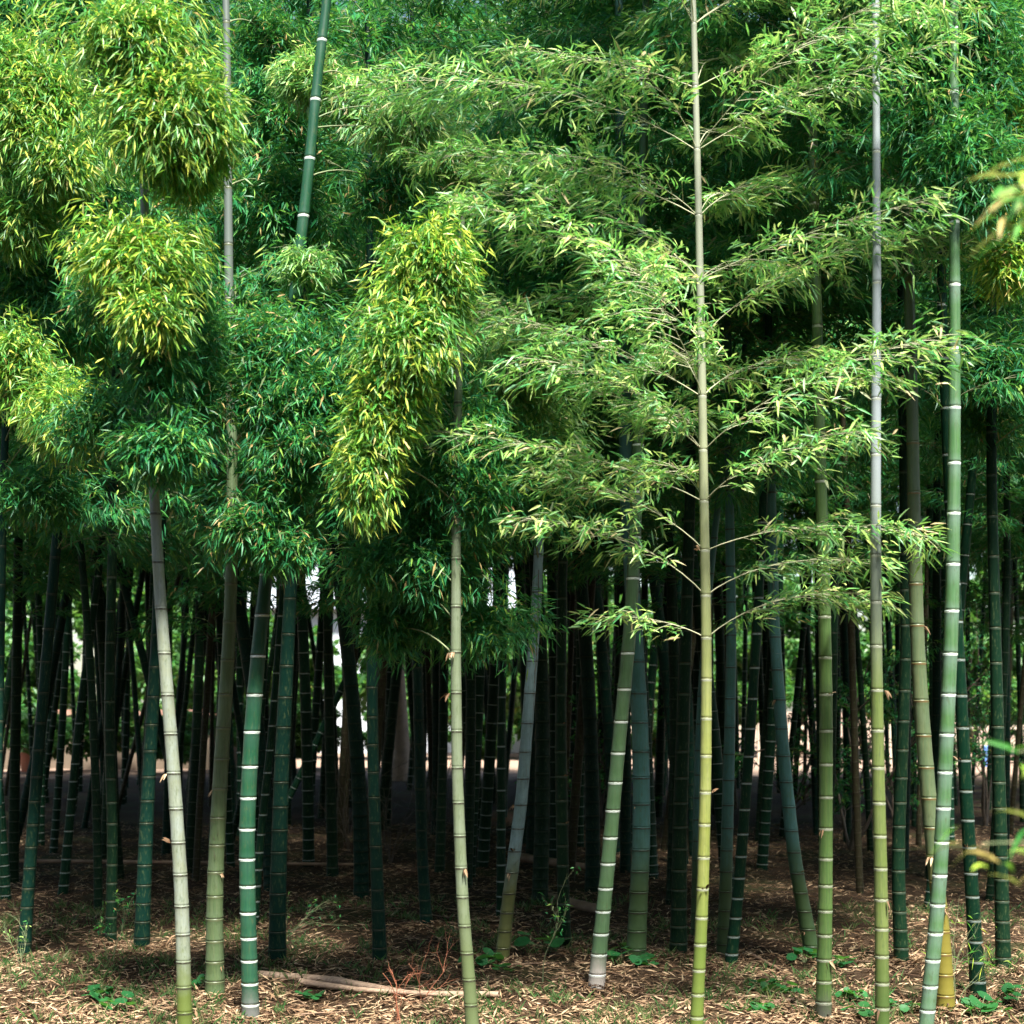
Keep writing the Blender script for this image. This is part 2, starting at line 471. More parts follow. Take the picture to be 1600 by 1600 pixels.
def culm_mesh(name, path_z, path_x, path_y, r_z, r_v, mat, H, sides=14, base_l=.105, grow=.055, cap=.31, flare=.14):
    """path arrays by height; builds rings with node swellings. Returns mesh and node heights"""
    nz = culm_nodes(H, base_l, grow, cap)
    hs = []; mul = []; lo = []; hi = []
    segs = []
    for a, b in zip(nz[:-1], nz[1:]):
        L = b - a
        prof = [(0, 1.05), (.004, 1.045), (.0055, 1.0), (.0085, .985), (.011, 1.035), (.018, 1.03), (.035, 1.0), (L * .5, .985), (L - .03, 1.0), (L - .006, 1.01), (L, 1.05)]
        segs.append((a, L, prof))
    V = []; Fc = []; UV = []; off = 0
    ang = np.arange(sides) / sides * 2 * math.pi
    ca, sa = np.cos(ang), np.sin(ang)
    for a, L, prof in segs:
        tilt = rng.normal(0, .03, 2)
        z = np.array([a + p[0] for p in prof]); mu = np.array([p[1] for p in prof])
        cx = np.interp(z, path_z, path_x); cyy = np.interp(z, path_z, path_y)
        r = np.interp(z, r_z, r_v) * mu * (1 + flare * np.exp(-z / .12))
        ring = np.stack([cx[:, None] + r[:, None] * ca, cyy[:, None] + r[:, None] * sa, np.repeat(z[:, None], sides, 1)], -1)
        V.append(ring.reshape(-1, 3)); m = len(prof)
        i = np.arange(m - 1)[:, None] * sides; j = np.arange(sides)[None, :]; j2 = (j + 1) % sides
        q = np.stack([i + j, i + j2, i + sides + j2, i + sides + j], -1)
        Fc.append(q.reshape(-1, 4) + off); off += m * sides
        zz = z - a
        u0 = np.broadcast_to(zz[:-1, None], (m - 1, sides)); u1 = np.broadcast_to(zz[1:, None], (m - 1, sides))
        lo4 = np.stack([u0, u0, u1, u1], -1); hi4 = L - lo4
        UV.append(np.stack([lo4, hi4], -1).reshape(-1, 2))
    V = np.concatenate(V); Fc = np.concatenate(Fc); UV = np.concatenate(UV)
    me = mesh_np(name, V, Fc.ravel(), np.arange(len(Fc)) * 4, np.full(len(Fc), 4), mat)
    l = me.uv_layers.new(name='node')
    l.data.foreach_set('uv', UV.astype(np.float32).ravel())
    return me, nz

class Bam: pass
def traced_bamboo(label, pts, widths, mat, ybase=None, H=9.0, lean_y=0.0, group=None, sides=16, **kw):
    """pts: photo points from the foot up; depth from the foot's row; widths: (row, px)"""
    x0, y0 = pts[0]
    d = depth_of(ybase or y0)
    foot = px2w(x0, ybase or y0, d); foot[2] = float(hgt(foot[0], foot[1])) - .02
    pz = []; pxx = []
    for (x, y) in pts:
        w = px2w(x, y, d); pz.append(max(0.0, w[2] - foot[2])); pxx.append(w[0] - foot[0])
    pz[0] = 0.0
    pz = np.array(pz); pxx = np.array(pxx)
    sl = (pxx[-1] - pxx[-2]) / max(.1, pz[-1] - pz[-2])
    ez = np.linspace(pz[-1] + .5, max(H, pz[-1] + 1), 6)
    ex = pxx[-1] + sl * (ez - pz[-1]) * .8
    if H < pz[-1] + .6: ez = np.array([pz[-1] + .6]); ex = np.array([pxx[-1] + sl * .5])
    zz = np.concatenate([pz, ez]); xx = np.concatenate([pxx, ex])
    # smooth
    zs = np.linspace(0, zz[-1], 80); xs = np.interp(zs, zz, xx)
    for _ in range(3): xs[1:-1] = (xs[:-2] + 2 * xs[1:-1] + xs[2:]) / 4
    ys = lean_y * zs
    wz = []; wr = []
    for (row, px) in widths:
        wz.append(max(0, px2w(0, row, d)[2] - foot[2])); wr.append(px * d / F / 2)
    o = sorted(zip(wz, wr)); wz = [a for a, b in o]; wr = [b for a, b in o]
    wz.append(max(H, wz[-1] + 1)); wr.append(.012)
    me, nodes = culm_mesh('culm', zs, xs, ys, wz, wr, mat, H, sides, **kw)
    root = tag(empty('bamboo', foot), label, 'bamboo', group)
    link_mesh('culm', me, root)
    b = Bam(); b.root = root; b.d = d; b.foot = foot; b.nodes = nodes
    b.at = lambda z: np.array([foot[0] + np.interp(z, zs, xs), foot[1] + np.interp(z, zs, ys), foot[2] + z])
    b.H = H
    return b

def add_branch(b, paths, radii, FP, FD, k, leafmat, wood=None, Ls=(.075, .105), Ws=(.010, .0145), simple=False, down=.25, tan=.03, spread=.75, droop=.25):
    wood = wood or WOOD_PALE
    org = paths[0][0]
    br = link_mesh('branch', tubes_mesh('branch', paths, radii, wood, 4, org), b.root, org - np.asarray(b.root.location))
    P, D = fans(FP, FD, k, spread, down)
    n = len(P)
    me = leaf_mesh('leaves', P, D, rng.uniform(*Ls, n), rng.uniform(*Ws, n), leafmat, simple=simple, tan=tan, origin=org, droop=droop)
    link_mesh('leaves', me, br)
    return br

# ---- crown templates used high up and deeper in the grove
def crown_template(seed, height, rad, leafmat, k=5, step=.24, dens=1.15, Ls=(.08, .115), Ws=(.014, .02), low_sparse=True):
    P_, R_, FPs, FDs = [], [], [], []
    z = 0.0; az = rng.uniform(0, 6.28)
    while z < height:
        f = z / height
        ln = rad * (1.0 if f < .6 else (1.15 - f) / .55) * rng.uniform(.65, 1.15)
        if low_sparse and f < .15: ln *= rng.uniform(.4, 1)
        for s in range(2):
            az += math.pi + rng.normal(0, .6)
            p, r, fp, fd = make_spray(np.array([0, 0, z]), az, ln, e0=rng.uniform(.5, 1.0), e1=rng.uniform(-.9, -.1), t0=.12, dens=dens, r0=.005)
            P_ += p; R_ += r; FPs.append(fp); FDs.append(fd)
        az += rng.uniform(.8, 1.8)
        z += step
    FP = np.concatenate(FPs); FD = np.concatenate(FDs)
    P, D = fans(FP, FD, k, .8, .35, .03)
    n = len(P)
    lm = leaf_mesh('crown_leaves', P, D, rng.uniform(*Ls, n), rng.uniform(*Ws, n), leafmat, simple=True, tan=.03)
    wm = tubes_mesh('crown_branches', P_, R_, WOOD_GRN, 3)
    return lm, wm

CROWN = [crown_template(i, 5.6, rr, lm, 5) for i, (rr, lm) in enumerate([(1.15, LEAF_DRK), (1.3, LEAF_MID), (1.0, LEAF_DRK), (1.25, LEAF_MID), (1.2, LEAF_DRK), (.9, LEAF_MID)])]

def put_crown(root, base_local, which, rot, scale=(1, 1, 1), tilt=(0, 0)):
    lm, wm = CROWN[which]
    w = link_mesh('branches', wm, root, base_local)
    w.rotation_euler = (tilt[1], tilt[0], rot); w.scale = scale
    l = link_mesh('leaves', lm, w)
    return w

def crown_on(b, z0, which, scale=(1, 1, 1)):
    p = b.at(z0) - b.foot
    q = b.at(min(b.H, z0 + 3)) - b.foot
    t = math.atan2(q[0] - p[0], q[2] - p[2])
    put_crown(b.root, p, which, rng.uniform(0, 6.28), scale, (t, 0))

B = {}
B['pale'] = traced_bamboo('pale whitish bamboo with thin dark rings, running off the bottom edge at the left',
    [(290, 1640), (289, 1600), (284, 1400), (271, 1200), (259, 1050), (248, 900), (240, 750), (233, 600), (228, 480), (225, 250), (222, 0)], [(1640, 23), (1400, 22), (1000, 19), (750, 16), (0, 11)], C_PALE, H=7.0)
B['mottled'] = traced_bamboo('thick mottled green bamboo between the pale one and the deep green white-ringed one',
    [(336, 1555), (335, 1400), (345, 1200), (355, 1050), (362, 900), (363, 700), (358, 500), (356, 250), (355, 100), (353, 0)], [(1555, 29), (1400, 26), (1100, 22), (900, 19), (300, 13), (0, 11)], C_MOSS, H=8)
B['ringed_left'] = traced_bamboo('deep green bamboo with bright white rings, next right of the mottled green one',
    [(392, 1585), (388, 1450), (385, 1300), (394, 1130), (409, 960), (419, 880), (437, 680), (459, 470), (482, 270), (496, 120), (511, 0)], [(1585, 26), (1450, 25), (1100, 25), (900, 21), (400, 18), (0, 15)], C_RING, H=8.6)
B['sage'] = traced_bamboo('slim grey-green bamboo with dark rings, standing over the end of the fallen pole',
    [(740, 1630), (735, 1560), (722, 1400), (714, 1200), (712, 1000), (713, 800), (716, 600), (720, 450), (721, 400)], [(1630, 21), (1400, 19), (1000, 16), (600, 13), (380, 9)], C_SAGE, H=3.9)
B['white_foot'] = traced_bamboo('leaning green bamboo with white rings and a whitened foot',
    [(931, 1552), (935, 1500), (950, 1350), (968, 1150), (985, 980), (994, 800), (1000, 600), (1003, 420), (1006, 200), (1010, 0)], [(1552, 25), (1400, 23), (1000, 21), (700, 18), (400, 15), (0, 12)], C_RING3, H=8.4)
B['blue'] = traced_bamboo('thick blue-grey bamboo with black rings right behind the leaning white-footed one',
    [(993, 1505), (996, 1440), (1003, 1300), (1001, 1150), (990, 950), (980, 800), (975, 600), (972, 450), (970, 300)], [(1505, 30), (1300, 28), (1100, 26), (800, 22), (400, 17)], C_BLUE, H=8.8)
B['vined'] = traced_bamboo('ice-grey bamboo leaning right, climbed by a thin brown vine',
    [(783, 1505), (795, 1400), (815, 1250), (828, 1080), (838, 950), (843, 830), (846, 700), (848, 600), (850, 550)], [(1505, 21), (1300, 20), (1000, 17), (800, 14), (550, 8)], C_ICE, H=3.9)
B['yellow'] = traced_bamboo('yellow-green bamboo carrying tiers of fresh sunlit branches all the way up',
    [(1087, 1630), (1090, 1560), (1098, 1400), (1103, 1200), (1104, 1000), (1101, 850), (1097, 600), (1092, 350), (1087, 150), (1083, 0)], [(1630, 20), (1400, 19), (1100, 17), (900, 15.5), (500, 12.5), (0, 9)], C_YEL, H=7.6)
B['ringed_mid'] = traced_bamboo('dark white-ringed bamboo leaning right in shade beside the yellow-green one',
    [(1141, 1502), (1155, 1380), (1170, 1180), (1182, 1000), (1190, 850), (1196, 700), (1200, 550)], [(1502, 19), (1300, 17), (1000, 15), (600, 12)], C_DK3, H=8.5)
B['grey_left_lean'] = traced_bamboo('grey-blue bamboo leaning left, its foot hidden beside the plain green one',
    [(1272, 1492), (1242, 1350), (1224, 1180), (1209, 970), (1205, 780), (1200, 600), (1198, 450)], [(1492, 24), (1300, 21), (1000, 18), (600, 14)], C_BLUE, H=8.4)
B['green'] = traced_bamboo('straight plain green bamboo with a grey foot and dull pale rings, right half',
    [(1286, 1592), (1290, 1400), (1291, 1100), (1287, 900), (1281, 700), (1277, 500), (1272, 350), (1268, 100)], [(1592, 24), (1400, 22), (1000, 20), (700, 18), (300, 15)], C_GREEN, H=8.5)
B['olive'] = traced_bamboo('straight olive bamboo whose stem turns pale grey higher up, right half',
    [(1379, 1640), (1378, 1500), (1376, 1350), (1372, 1200), (1369, 1000), (1368, 800), (1369, 600), (1370, 400), (1369, 200), (1368, 0)], [(1640, 22), (1400, 21), (1000, 18), (600, 15), (200, 12)], C_OLIVE, H=7.8)
B['rusty'] = traced_bamboo('bent bamboo with rusty brown rings and a yellow foot',
    [(1478, 1572), (1474, 1480), (1466, 1400), (1453, 1270), (1441, 1130), (1433, 1000), (1428, 800), (1425, 600), (1419, 400), (1415, 250)], [(1572, 27), (1400, 24), (1200, 24), (900, 21), (500, 17)], C_RUST, H=8.6)
B['powdered'] = traced_bamboo('bright powdery green bamboo with bold white rings near the right edge',
    [(1442, 1640), (1448, 1590), (1460, 1480), (1470, 1350), (1479, 1150), (1488, 950), (1491, 750), (1492, 500), (1491, 300), (1490, 0)], [(1640, 23), (1450, 23), (1000, 22), (600, 18), (0, 13)], C_RING2, H=8.8)
B['ringed_right'] = traced_bamboo('dark green bamboo with thin white rings and a scuffed grey foot at the lower right',
    [(1529, 1552), (1521, 1430), (1510, 1250), (1502, 1100), (1494, 950), (1482, 750), (1472, 500), (1470, 300)], [(1552, 24), (1400, 21), (1100, 19), (700, 16)], C_DK3, H=8.6)
B['olive_shade'] = traced_bamboo('thick shaded bamboo between the olive one and the rusty-ringed one',
    [(1409, 1506), (1404, 1400), (1403, 1330), (1411, 1150), (1416, 1000), (1413, 800), (1410, 600)], [(1506, 22), (1300, 20), (1000, 17), (700, 14)], C_DK1, H=9)
B['teal_mid'] = traced_bamboo('shaded teal bamboo with faint rings left of the red twig bush',
    [(594, 1510), (590, 1400), (583, 1200), (581, 1050), (582, 950), (582, 800), (580, 600), (578, 430)], [(1510, 22), (1300, 19), (1000, 17), (600, 12)], C_DK2, H=7.9)
B['teal_second'] = traced_bamboo('shaded teal bamboo standing behind the red twig bush, left of the slim grey-green one',
    [(667, 1452), (660, 1350), (656, 1200), (652, 1050), (650, 950), (648, 700)], [(1452, 18), (1200, 17), (1000, 15)], C_DK2, H=7.9)
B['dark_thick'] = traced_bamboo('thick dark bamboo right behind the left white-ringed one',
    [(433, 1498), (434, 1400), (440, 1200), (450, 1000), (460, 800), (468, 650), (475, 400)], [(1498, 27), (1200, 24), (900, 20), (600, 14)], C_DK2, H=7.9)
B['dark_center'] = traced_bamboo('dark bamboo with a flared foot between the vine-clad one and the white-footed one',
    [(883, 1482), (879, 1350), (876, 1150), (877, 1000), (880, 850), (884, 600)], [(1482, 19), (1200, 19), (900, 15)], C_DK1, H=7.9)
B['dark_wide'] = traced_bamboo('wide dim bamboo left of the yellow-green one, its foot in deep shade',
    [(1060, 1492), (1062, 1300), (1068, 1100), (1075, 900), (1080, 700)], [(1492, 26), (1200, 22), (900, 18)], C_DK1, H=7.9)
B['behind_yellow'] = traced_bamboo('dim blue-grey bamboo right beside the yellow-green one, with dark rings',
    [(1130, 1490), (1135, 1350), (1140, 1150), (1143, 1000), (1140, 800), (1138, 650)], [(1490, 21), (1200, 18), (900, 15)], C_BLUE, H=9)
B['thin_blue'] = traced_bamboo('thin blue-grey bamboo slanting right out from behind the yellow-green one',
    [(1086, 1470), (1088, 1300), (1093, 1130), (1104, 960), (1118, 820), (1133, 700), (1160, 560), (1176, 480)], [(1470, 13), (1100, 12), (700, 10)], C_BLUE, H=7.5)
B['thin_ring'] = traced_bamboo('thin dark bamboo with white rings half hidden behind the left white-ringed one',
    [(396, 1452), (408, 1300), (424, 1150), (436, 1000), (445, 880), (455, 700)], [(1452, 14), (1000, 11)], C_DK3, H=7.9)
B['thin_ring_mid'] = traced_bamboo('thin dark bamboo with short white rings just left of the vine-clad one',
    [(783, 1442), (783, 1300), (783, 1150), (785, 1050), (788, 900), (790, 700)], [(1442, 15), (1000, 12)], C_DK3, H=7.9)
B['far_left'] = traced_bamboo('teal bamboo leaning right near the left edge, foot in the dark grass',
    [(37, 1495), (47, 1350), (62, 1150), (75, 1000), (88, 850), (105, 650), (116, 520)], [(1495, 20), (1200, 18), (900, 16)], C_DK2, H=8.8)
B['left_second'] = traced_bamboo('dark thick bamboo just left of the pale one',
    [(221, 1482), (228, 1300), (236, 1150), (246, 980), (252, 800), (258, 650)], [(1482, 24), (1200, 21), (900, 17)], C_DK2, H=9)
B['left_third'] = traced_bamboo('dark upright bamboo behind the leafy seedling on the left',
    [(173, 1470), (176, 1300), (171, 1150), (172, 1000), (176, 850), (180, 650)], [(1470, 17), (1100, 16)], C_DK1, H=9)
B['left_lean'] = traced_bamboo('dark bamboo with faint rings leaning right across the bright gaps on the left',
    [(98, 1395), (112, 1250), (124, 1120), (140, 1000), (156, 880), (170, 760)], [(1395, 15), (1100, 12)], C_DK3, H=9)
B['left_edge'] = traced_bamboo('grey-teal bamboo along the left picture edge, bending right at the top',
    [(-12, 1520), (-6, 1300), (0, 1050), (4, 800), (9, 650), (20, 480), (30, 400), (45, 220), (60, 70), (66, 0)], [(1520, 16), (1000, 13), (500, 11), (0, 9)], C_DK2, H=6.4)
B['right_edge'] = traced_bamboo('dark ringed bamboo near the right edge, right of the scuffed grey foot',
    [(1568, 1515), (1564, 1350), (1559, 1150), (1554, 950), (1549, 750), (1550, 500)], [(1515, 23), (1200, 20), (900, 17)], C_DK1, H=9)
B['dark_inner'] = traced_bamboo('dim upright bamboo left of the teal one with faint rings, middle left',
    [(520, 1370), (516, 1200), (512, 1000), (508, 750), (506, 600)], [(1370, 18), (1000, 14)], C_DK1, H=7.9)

# ---------------- the lit bamboo with tiers of branches
def spray_from(b, z, az, ln, leafmat, k=4, wood=None, e0=.8, e1=-.05, t0=.25, dens=1, **kw):
    s = b.at(z)
    p, r, fp, fd = make_spray(s, az, ln, e0, e1, t0, dens)
    return add_branch(b, p, r, fp, fd, k, leafmat, wood, **kw)

by = B['yellow']
side = 0
for z in by.nodes:
    if z < 1.92: continue
    f = min(1, (z - 1.92) / 1.3)
    # one branch to each side of the stem, alternating which is longer; a third one towards or away from the lens
    for s in (0, 1):
        az = (0 if (s + side) % 2 == 0 else math.pi) + rng.normal(0, .35)
        ln = (rng.uniform(1.25, 1.75) if s == 0 else rng.uniform(.9, 1.3)) * (.62 + .38 * f) * (1 if z < 6.2 else .8)
        spray_from(by, z, az, ln, LEAF_LIT, 4, e0=rng.uniform(.35, .85), e1=rng.uniform(-.3, .12), t0=.10 if f > .5 else .17, dens=2.2, tan=.06, wood=WOOD_PALE, droop=.10, down=.06, spread=.95, Ws=(.009, .0135), Ls=(.06, .10))
    if z > 2.6 and rng.random() < .8:
        spray_from(by, z, rng.choice([0, math.pi]) + rng.normal(0, .5), rng.uniform(.7, 1.5), LEAF_LIT, 5, e0=rng.uniform(.5, .9), e1=rng.uniform(-.2, .1), t0=.1, dens=2.2, tan=.06, droop=.10, down=.06, spread=.95, Ws=(.009, .0135), Ls=(.06, .10))
    if f > .35:
        for s in ((-1, 1) if z < 4.3 else (-1, 1, -1)):
            if rng.random() < (.75 if s > 0 else .25):
                az = s * math.pi / 2 + rng.normal(0, .6)
                spray_from(by, z, az, rng.uniform(.6, 1.1) * (1.25 if z > 4.3 else 1), LEAF_LIT, 5, e0=.9, e1=-.1, dens=2.0, tan=.06, droop=.10, down=.06, spread=.95, Ws=(.011, .016), Ls=(.065, .095))
    side += 1

# ---------------- dense drooping plumes
def clump(b, x, y, rx, ry, leafmat, n=None, dz=0.0, k=4, drop=1.0, tan=.03, zup=.05, Ls=(.045, .08)):
    d = b.d + dz
    c = px2w(x, y, d)
    rad = np.array([rx * d / F, (rx + ry) / 2 * d / F * .85, ry * d / F])
    zc = c[2] - b.foot[2]
    s = b.at(min(b.H - .1, max(.4, zc - .15)))
    nn = n or int(300 + 19000 * rad[0] * rad[2])
    loose = leafmat is LEAF_MID
    if loose: rad = rad * 1.15
    p, r, fp, fd = make_clump(c, rad, s, nn, drop, loose=loose)
    add_branch(b, p, r, fp, fd, k, leafmat, WOOD_GRN, tan=tan, down=.2, Ls=Ls, Ws=(.0075, .0125), spread=.85, droop=.12, simple=True)

b = B['left_edge']; b.d -= .9     # its plumes hang towards the open side
for a in [(60, 170, 120, 120), (25, 90, 80, 60), (20, 340, 62, 48), (90, 240, 70, 50), (35, 545, 65, 55), (108, 645, 62, 68), (60, 610, 60, 45)]:
    clump(b, *a, LEAF_YEL, dz=rng.uniform(-.15, .15))
for a in [(85, 768, 95, 38), (30, 450, 60, 40), (150, 300, 90, 50), (140, 500, 90, 50), (60, 420, 80, 40), (20, 15, 70, 45), (110, 20, 60, 40)]:
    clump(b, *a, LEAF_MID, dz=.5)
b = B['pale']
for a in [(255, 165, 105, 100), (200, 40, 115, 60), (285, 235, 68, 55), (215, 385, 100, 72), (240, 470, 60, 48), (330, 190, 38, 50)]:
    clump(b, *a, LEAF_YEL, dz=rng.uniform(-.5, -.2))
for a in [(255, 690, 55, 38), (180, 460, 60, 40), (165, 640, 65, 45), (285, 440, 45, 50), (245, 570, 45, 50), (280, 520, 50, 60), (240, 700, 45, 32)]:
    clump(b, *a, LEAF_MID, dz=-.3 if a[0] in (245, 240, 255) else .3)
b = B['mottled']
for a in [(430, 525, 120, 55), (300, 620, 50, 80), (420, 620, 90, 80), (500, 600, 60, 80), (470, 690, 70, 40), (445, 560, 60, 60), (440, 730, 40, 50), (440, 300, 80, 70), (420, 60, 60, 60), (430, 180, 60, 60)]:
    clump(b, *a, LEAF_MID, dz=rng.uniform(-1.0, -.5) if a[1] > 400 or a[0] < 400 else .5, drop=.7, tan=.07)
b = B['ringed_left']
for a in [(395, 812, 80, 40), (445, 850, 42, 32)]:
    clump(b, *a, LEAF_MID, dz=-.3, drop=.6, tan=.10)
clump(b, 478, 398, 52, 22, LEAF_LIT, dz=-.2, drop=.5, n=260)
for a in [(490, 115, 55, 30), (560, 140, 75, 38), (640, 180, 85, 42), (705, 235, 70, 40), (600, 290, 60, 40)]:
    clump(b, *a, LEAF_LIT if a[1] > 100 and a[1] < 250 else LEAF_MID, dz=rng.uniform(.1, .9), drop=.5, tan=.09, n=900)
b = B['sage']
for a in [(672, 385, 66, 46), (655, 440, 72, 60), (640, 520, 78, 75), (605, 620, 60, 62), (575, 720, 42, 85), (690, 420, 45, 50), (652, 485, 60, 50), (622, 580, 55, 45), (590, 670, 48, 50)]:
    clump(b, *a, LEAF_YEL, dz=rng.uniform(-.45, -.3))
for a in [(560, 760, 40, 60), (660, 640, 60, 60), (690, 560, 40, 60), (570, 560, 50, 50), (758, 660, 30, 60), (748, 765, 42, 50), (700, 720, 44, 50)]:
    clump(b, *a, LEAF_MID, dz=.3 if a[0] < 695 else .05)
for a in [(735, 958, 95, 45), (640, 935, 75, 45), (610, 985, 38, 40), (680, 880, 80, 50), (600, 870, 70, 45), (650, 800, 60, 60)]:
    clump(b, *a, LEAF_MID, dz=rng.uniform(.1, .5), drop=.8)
b = B['vined']
for a in [(815, 545, 88, 52), (790, 620, 90, 60), (840, 680, 85, 70), (785, 730, 85, 65), (820, 790, 95, 48), (730, 690, 45, 80), (730, 500, 50, 60)]:
    clump(b, *a, LEAF_LIT if a[1] < 690 else LEAF_MID, dz=rng.uniform(-1.5, -1.1))
for a in [(740, 820, 80, 45), (700, 760, 60, 60), (850, 480, 80, 50)]:
    clump(b, *a, LEAF_MID, dz=.2)
b = B['right_edge']
for a in [(1545, 640, 70, 50), (1575, 560, 60, 60), (1540, 480, 60, 50), (1530, 250, 60, 80), (1520, 90, 80, 70), (1450, 180, 70, 50), (1500, 30, 90, 60), (1490, 250, 50, 50), (1430, 60, 70, 60)]:
    clump(b, *a, LEAF_MID, dz=rng.uniform(-.6, .2) if a[1] > 400 else rng.uniform(-2.1, -1.7), drop=.6)

# bamboo whose stem stands just outside the frame on the right; its plumes reach in
br = traced_bamboo('bamboo past the right edge whose yellow plumes hang into the frame',
    [(1675, 1600), (1672, 1200), (1665, 800), (1655, 400), (1650, 0)], [(1600, 24), (800, 18), (0, 11)], C_GREEN, H=7)
for a in [(1580, 180, 40, 72), (1600, 120, 40, 50), (1572, 395, 38, 55), (1600, 340, 30, 60), (1620, 250, 60, 80)]:
    clump(br, *a, LEAF_YEL, dz=-.2)

# near bamboo right beside the lens: only two twig ends show, out of focus
bn = traced_bamboo('nearest bamboo past the right edge, only its blurred leaf tips showing',
    [(2050, 2450), (2000, 1600), (1950, 0)], [(2450, 62), (0, 30)], C_GREEN, ybase=2450, H=3.6)
def near_twig(x0, y0, x1, y1, leafmat, n, dd=0.0, k=4, tan=.1):
    d = bn.d + dd
    a = px2w(x0, y0, bn.d); e = px2w(x1, y1, d)
    st = bn.at(max(.2, a[2] - bn.foot[2] - .1))
    t = np.linspace(0, 1, 9)[:, None]
    path = st * (1 - t) + e * t + np.array([0, 0, .06]) * np.sin(t * math.pi)
    FP = []; FD = []
    for i in range(n):
        f = 1 - .35 * i / n
        FP.append(st * (1 - f) + e * f + rng.normal(0, .012, 3)); FD.append((e - st) / np.linalg.norm(e - st) + rng.normal(0, .3, 3))
    add_branch(bn, [path], [np.linspace(.004, .0012, 9)], np.array(FP), np.array(FD), k, leafmat, WOOD_GRN, Ls=(.06, .09), Ws=(.009, .013), down=.05, spread=.6, tan=tan)
near_twig(1750, 1370, 1535, 1318, LEAF_YEL, 7, -.25, 3, tan=.5)
near_twig(1760, 300, 1590, 285, LEAF_YEL, 14, -.2, 4, tan=.3)
near_twig(1760, 370, 1600, 345, LEAF_YEL, 10, -.2, 4, tan=.3)
near_twig(1750, 1200, 1590, 1175, LEAF_YEL, 3, -.2, 2)

# crowns high up on the traced bamboos
for i, (nm, z0, sc) in enumerate([('white_foot', 4.2, .8), ('blue', 3.6, 1), ('ringed_mid', 3.05, 1), ('grey_left_lean', 3.15, .9),
        ('green', 4.0, .8), ('rusty', 4.3, .85), ('powdered', 5.9, .5), ('ringed_right', 3.35, .9), ('olive_shade', 3.25, 1), ('teal_mid', 2.95, 1),
        ('teal_second', 3.05, 1), ('dark_thick', 2.95, 1), ('dark_center', 2.95, 1), ('dark_wide', 3.15, 1), ('behind_yellow', 3.05, 1), ('thin_blue', 4.2, .6),
        ('thin_ring', 3.05, .9), ('thin_ring_mid', 3.05, .9), ('far_left', 2.65, 1), ('left_second', 2.85, 1), ('left_third', 2.85, 1), ('left_lean', 3.05, 1), ('right_edge', 3.25, 1), ('dark_inner', 3.05, 1)]):
    crown_on(B[nm], z0, i % 6, (sc, sc, (B[nm].H - z0) / 5.6 * .98))

# ------------------------------------------------------------------ the grove behind
CULM_T = []
for i in range(9):
    Hh = 9.4
    zs = np.linspace(0, Hh, 40)
    a = rng.uniform(0, 6.28); am = rng.uniform(.1, .55)
    bend = am * (zs / Hh) ** 2.2 + .05 * np.sin(zs * rng.uniform(.5, 1.0) + a)
    bend -= bend[0]
    r0 = rng.uniform(.042, .066)
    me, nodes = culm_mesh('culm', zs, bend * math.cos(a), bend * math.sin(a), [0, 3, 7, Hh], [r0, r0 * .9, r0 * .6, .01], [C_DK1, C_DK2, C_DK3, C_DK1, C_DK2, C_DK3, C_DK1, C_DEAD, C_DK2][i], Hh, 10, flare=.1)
    CULM_T.append((me, zs, bend * math.cos(a), bend * math.sin(a), r0))

taken = [(b.foot[0], b.foot[1]) for b in B.values()]
LN = {'left_edge': 'left-edge', 'far_left': 'teal leaning', 'left_third': 'dark upright', 'left_second': 'thick dark', 'pale': 'pale', 'mottled': 'mottled', 'ringed_left': 'deep green ringed', 'dark_inner': 'dim upright', 'teal_mid': 'shaded teal', 'sage': 'slim grey-green', 'vined': 'vine-clad',
      'white_foot': 'white-footed', 'dark_wide': 'wide dim', 'yellow': 'yellow-green', 'grey_left_lean': 'left-leaning', 'green': 'plain green', 'olive': 'olive', 'rusty': 'rusty-ringed', 'powdered': 'powdery', 'right_edge': 'right-edge'}
LAND = sorted([(b_.at(1.2), nm) for nm, b_ in B.items() if nm in LN], key=lambda t: t[0][0] / t[0][1])
LSX = [(p[0] / p[1] * F + 800, nm) for p, nm in LAND]
spots = []
tries = 0
def gap_keep(px, d):
    """photo shows open slits to the light beyond on the far right, far left and a few in the middle"""
    for lo_, hi_, pr in ((0, 60, .75), (1225, 1275, .35), (1310, 1350, .4), (1385, 1400, .3), (1500, 1545, .35), (1575, 1600, .5), (608, 640, .35), (680, 706, .35)):
        if lo_ < px < hi_: return rng.random() < pr
    return True
while len(spots) < 252 and tries < 20000:
    tries += 1
    d = 11.5 + (31 - 11.5) * rng.random() ** .85
    px = rng.uniform(-60, 1660)
    X = (px - 800) * d / F
    if not gap_keep(px, d): continue
    if 1150 < px < 1600 and rng.random() < .25: continue
    if all((X - a) ** 2 + (d - c) ** 2 > (.36 + .010 * d) ** 2 for a, c in taken):
        taken.append((X, d)); spots.append((X, d, px))
cnt = {}
info = []
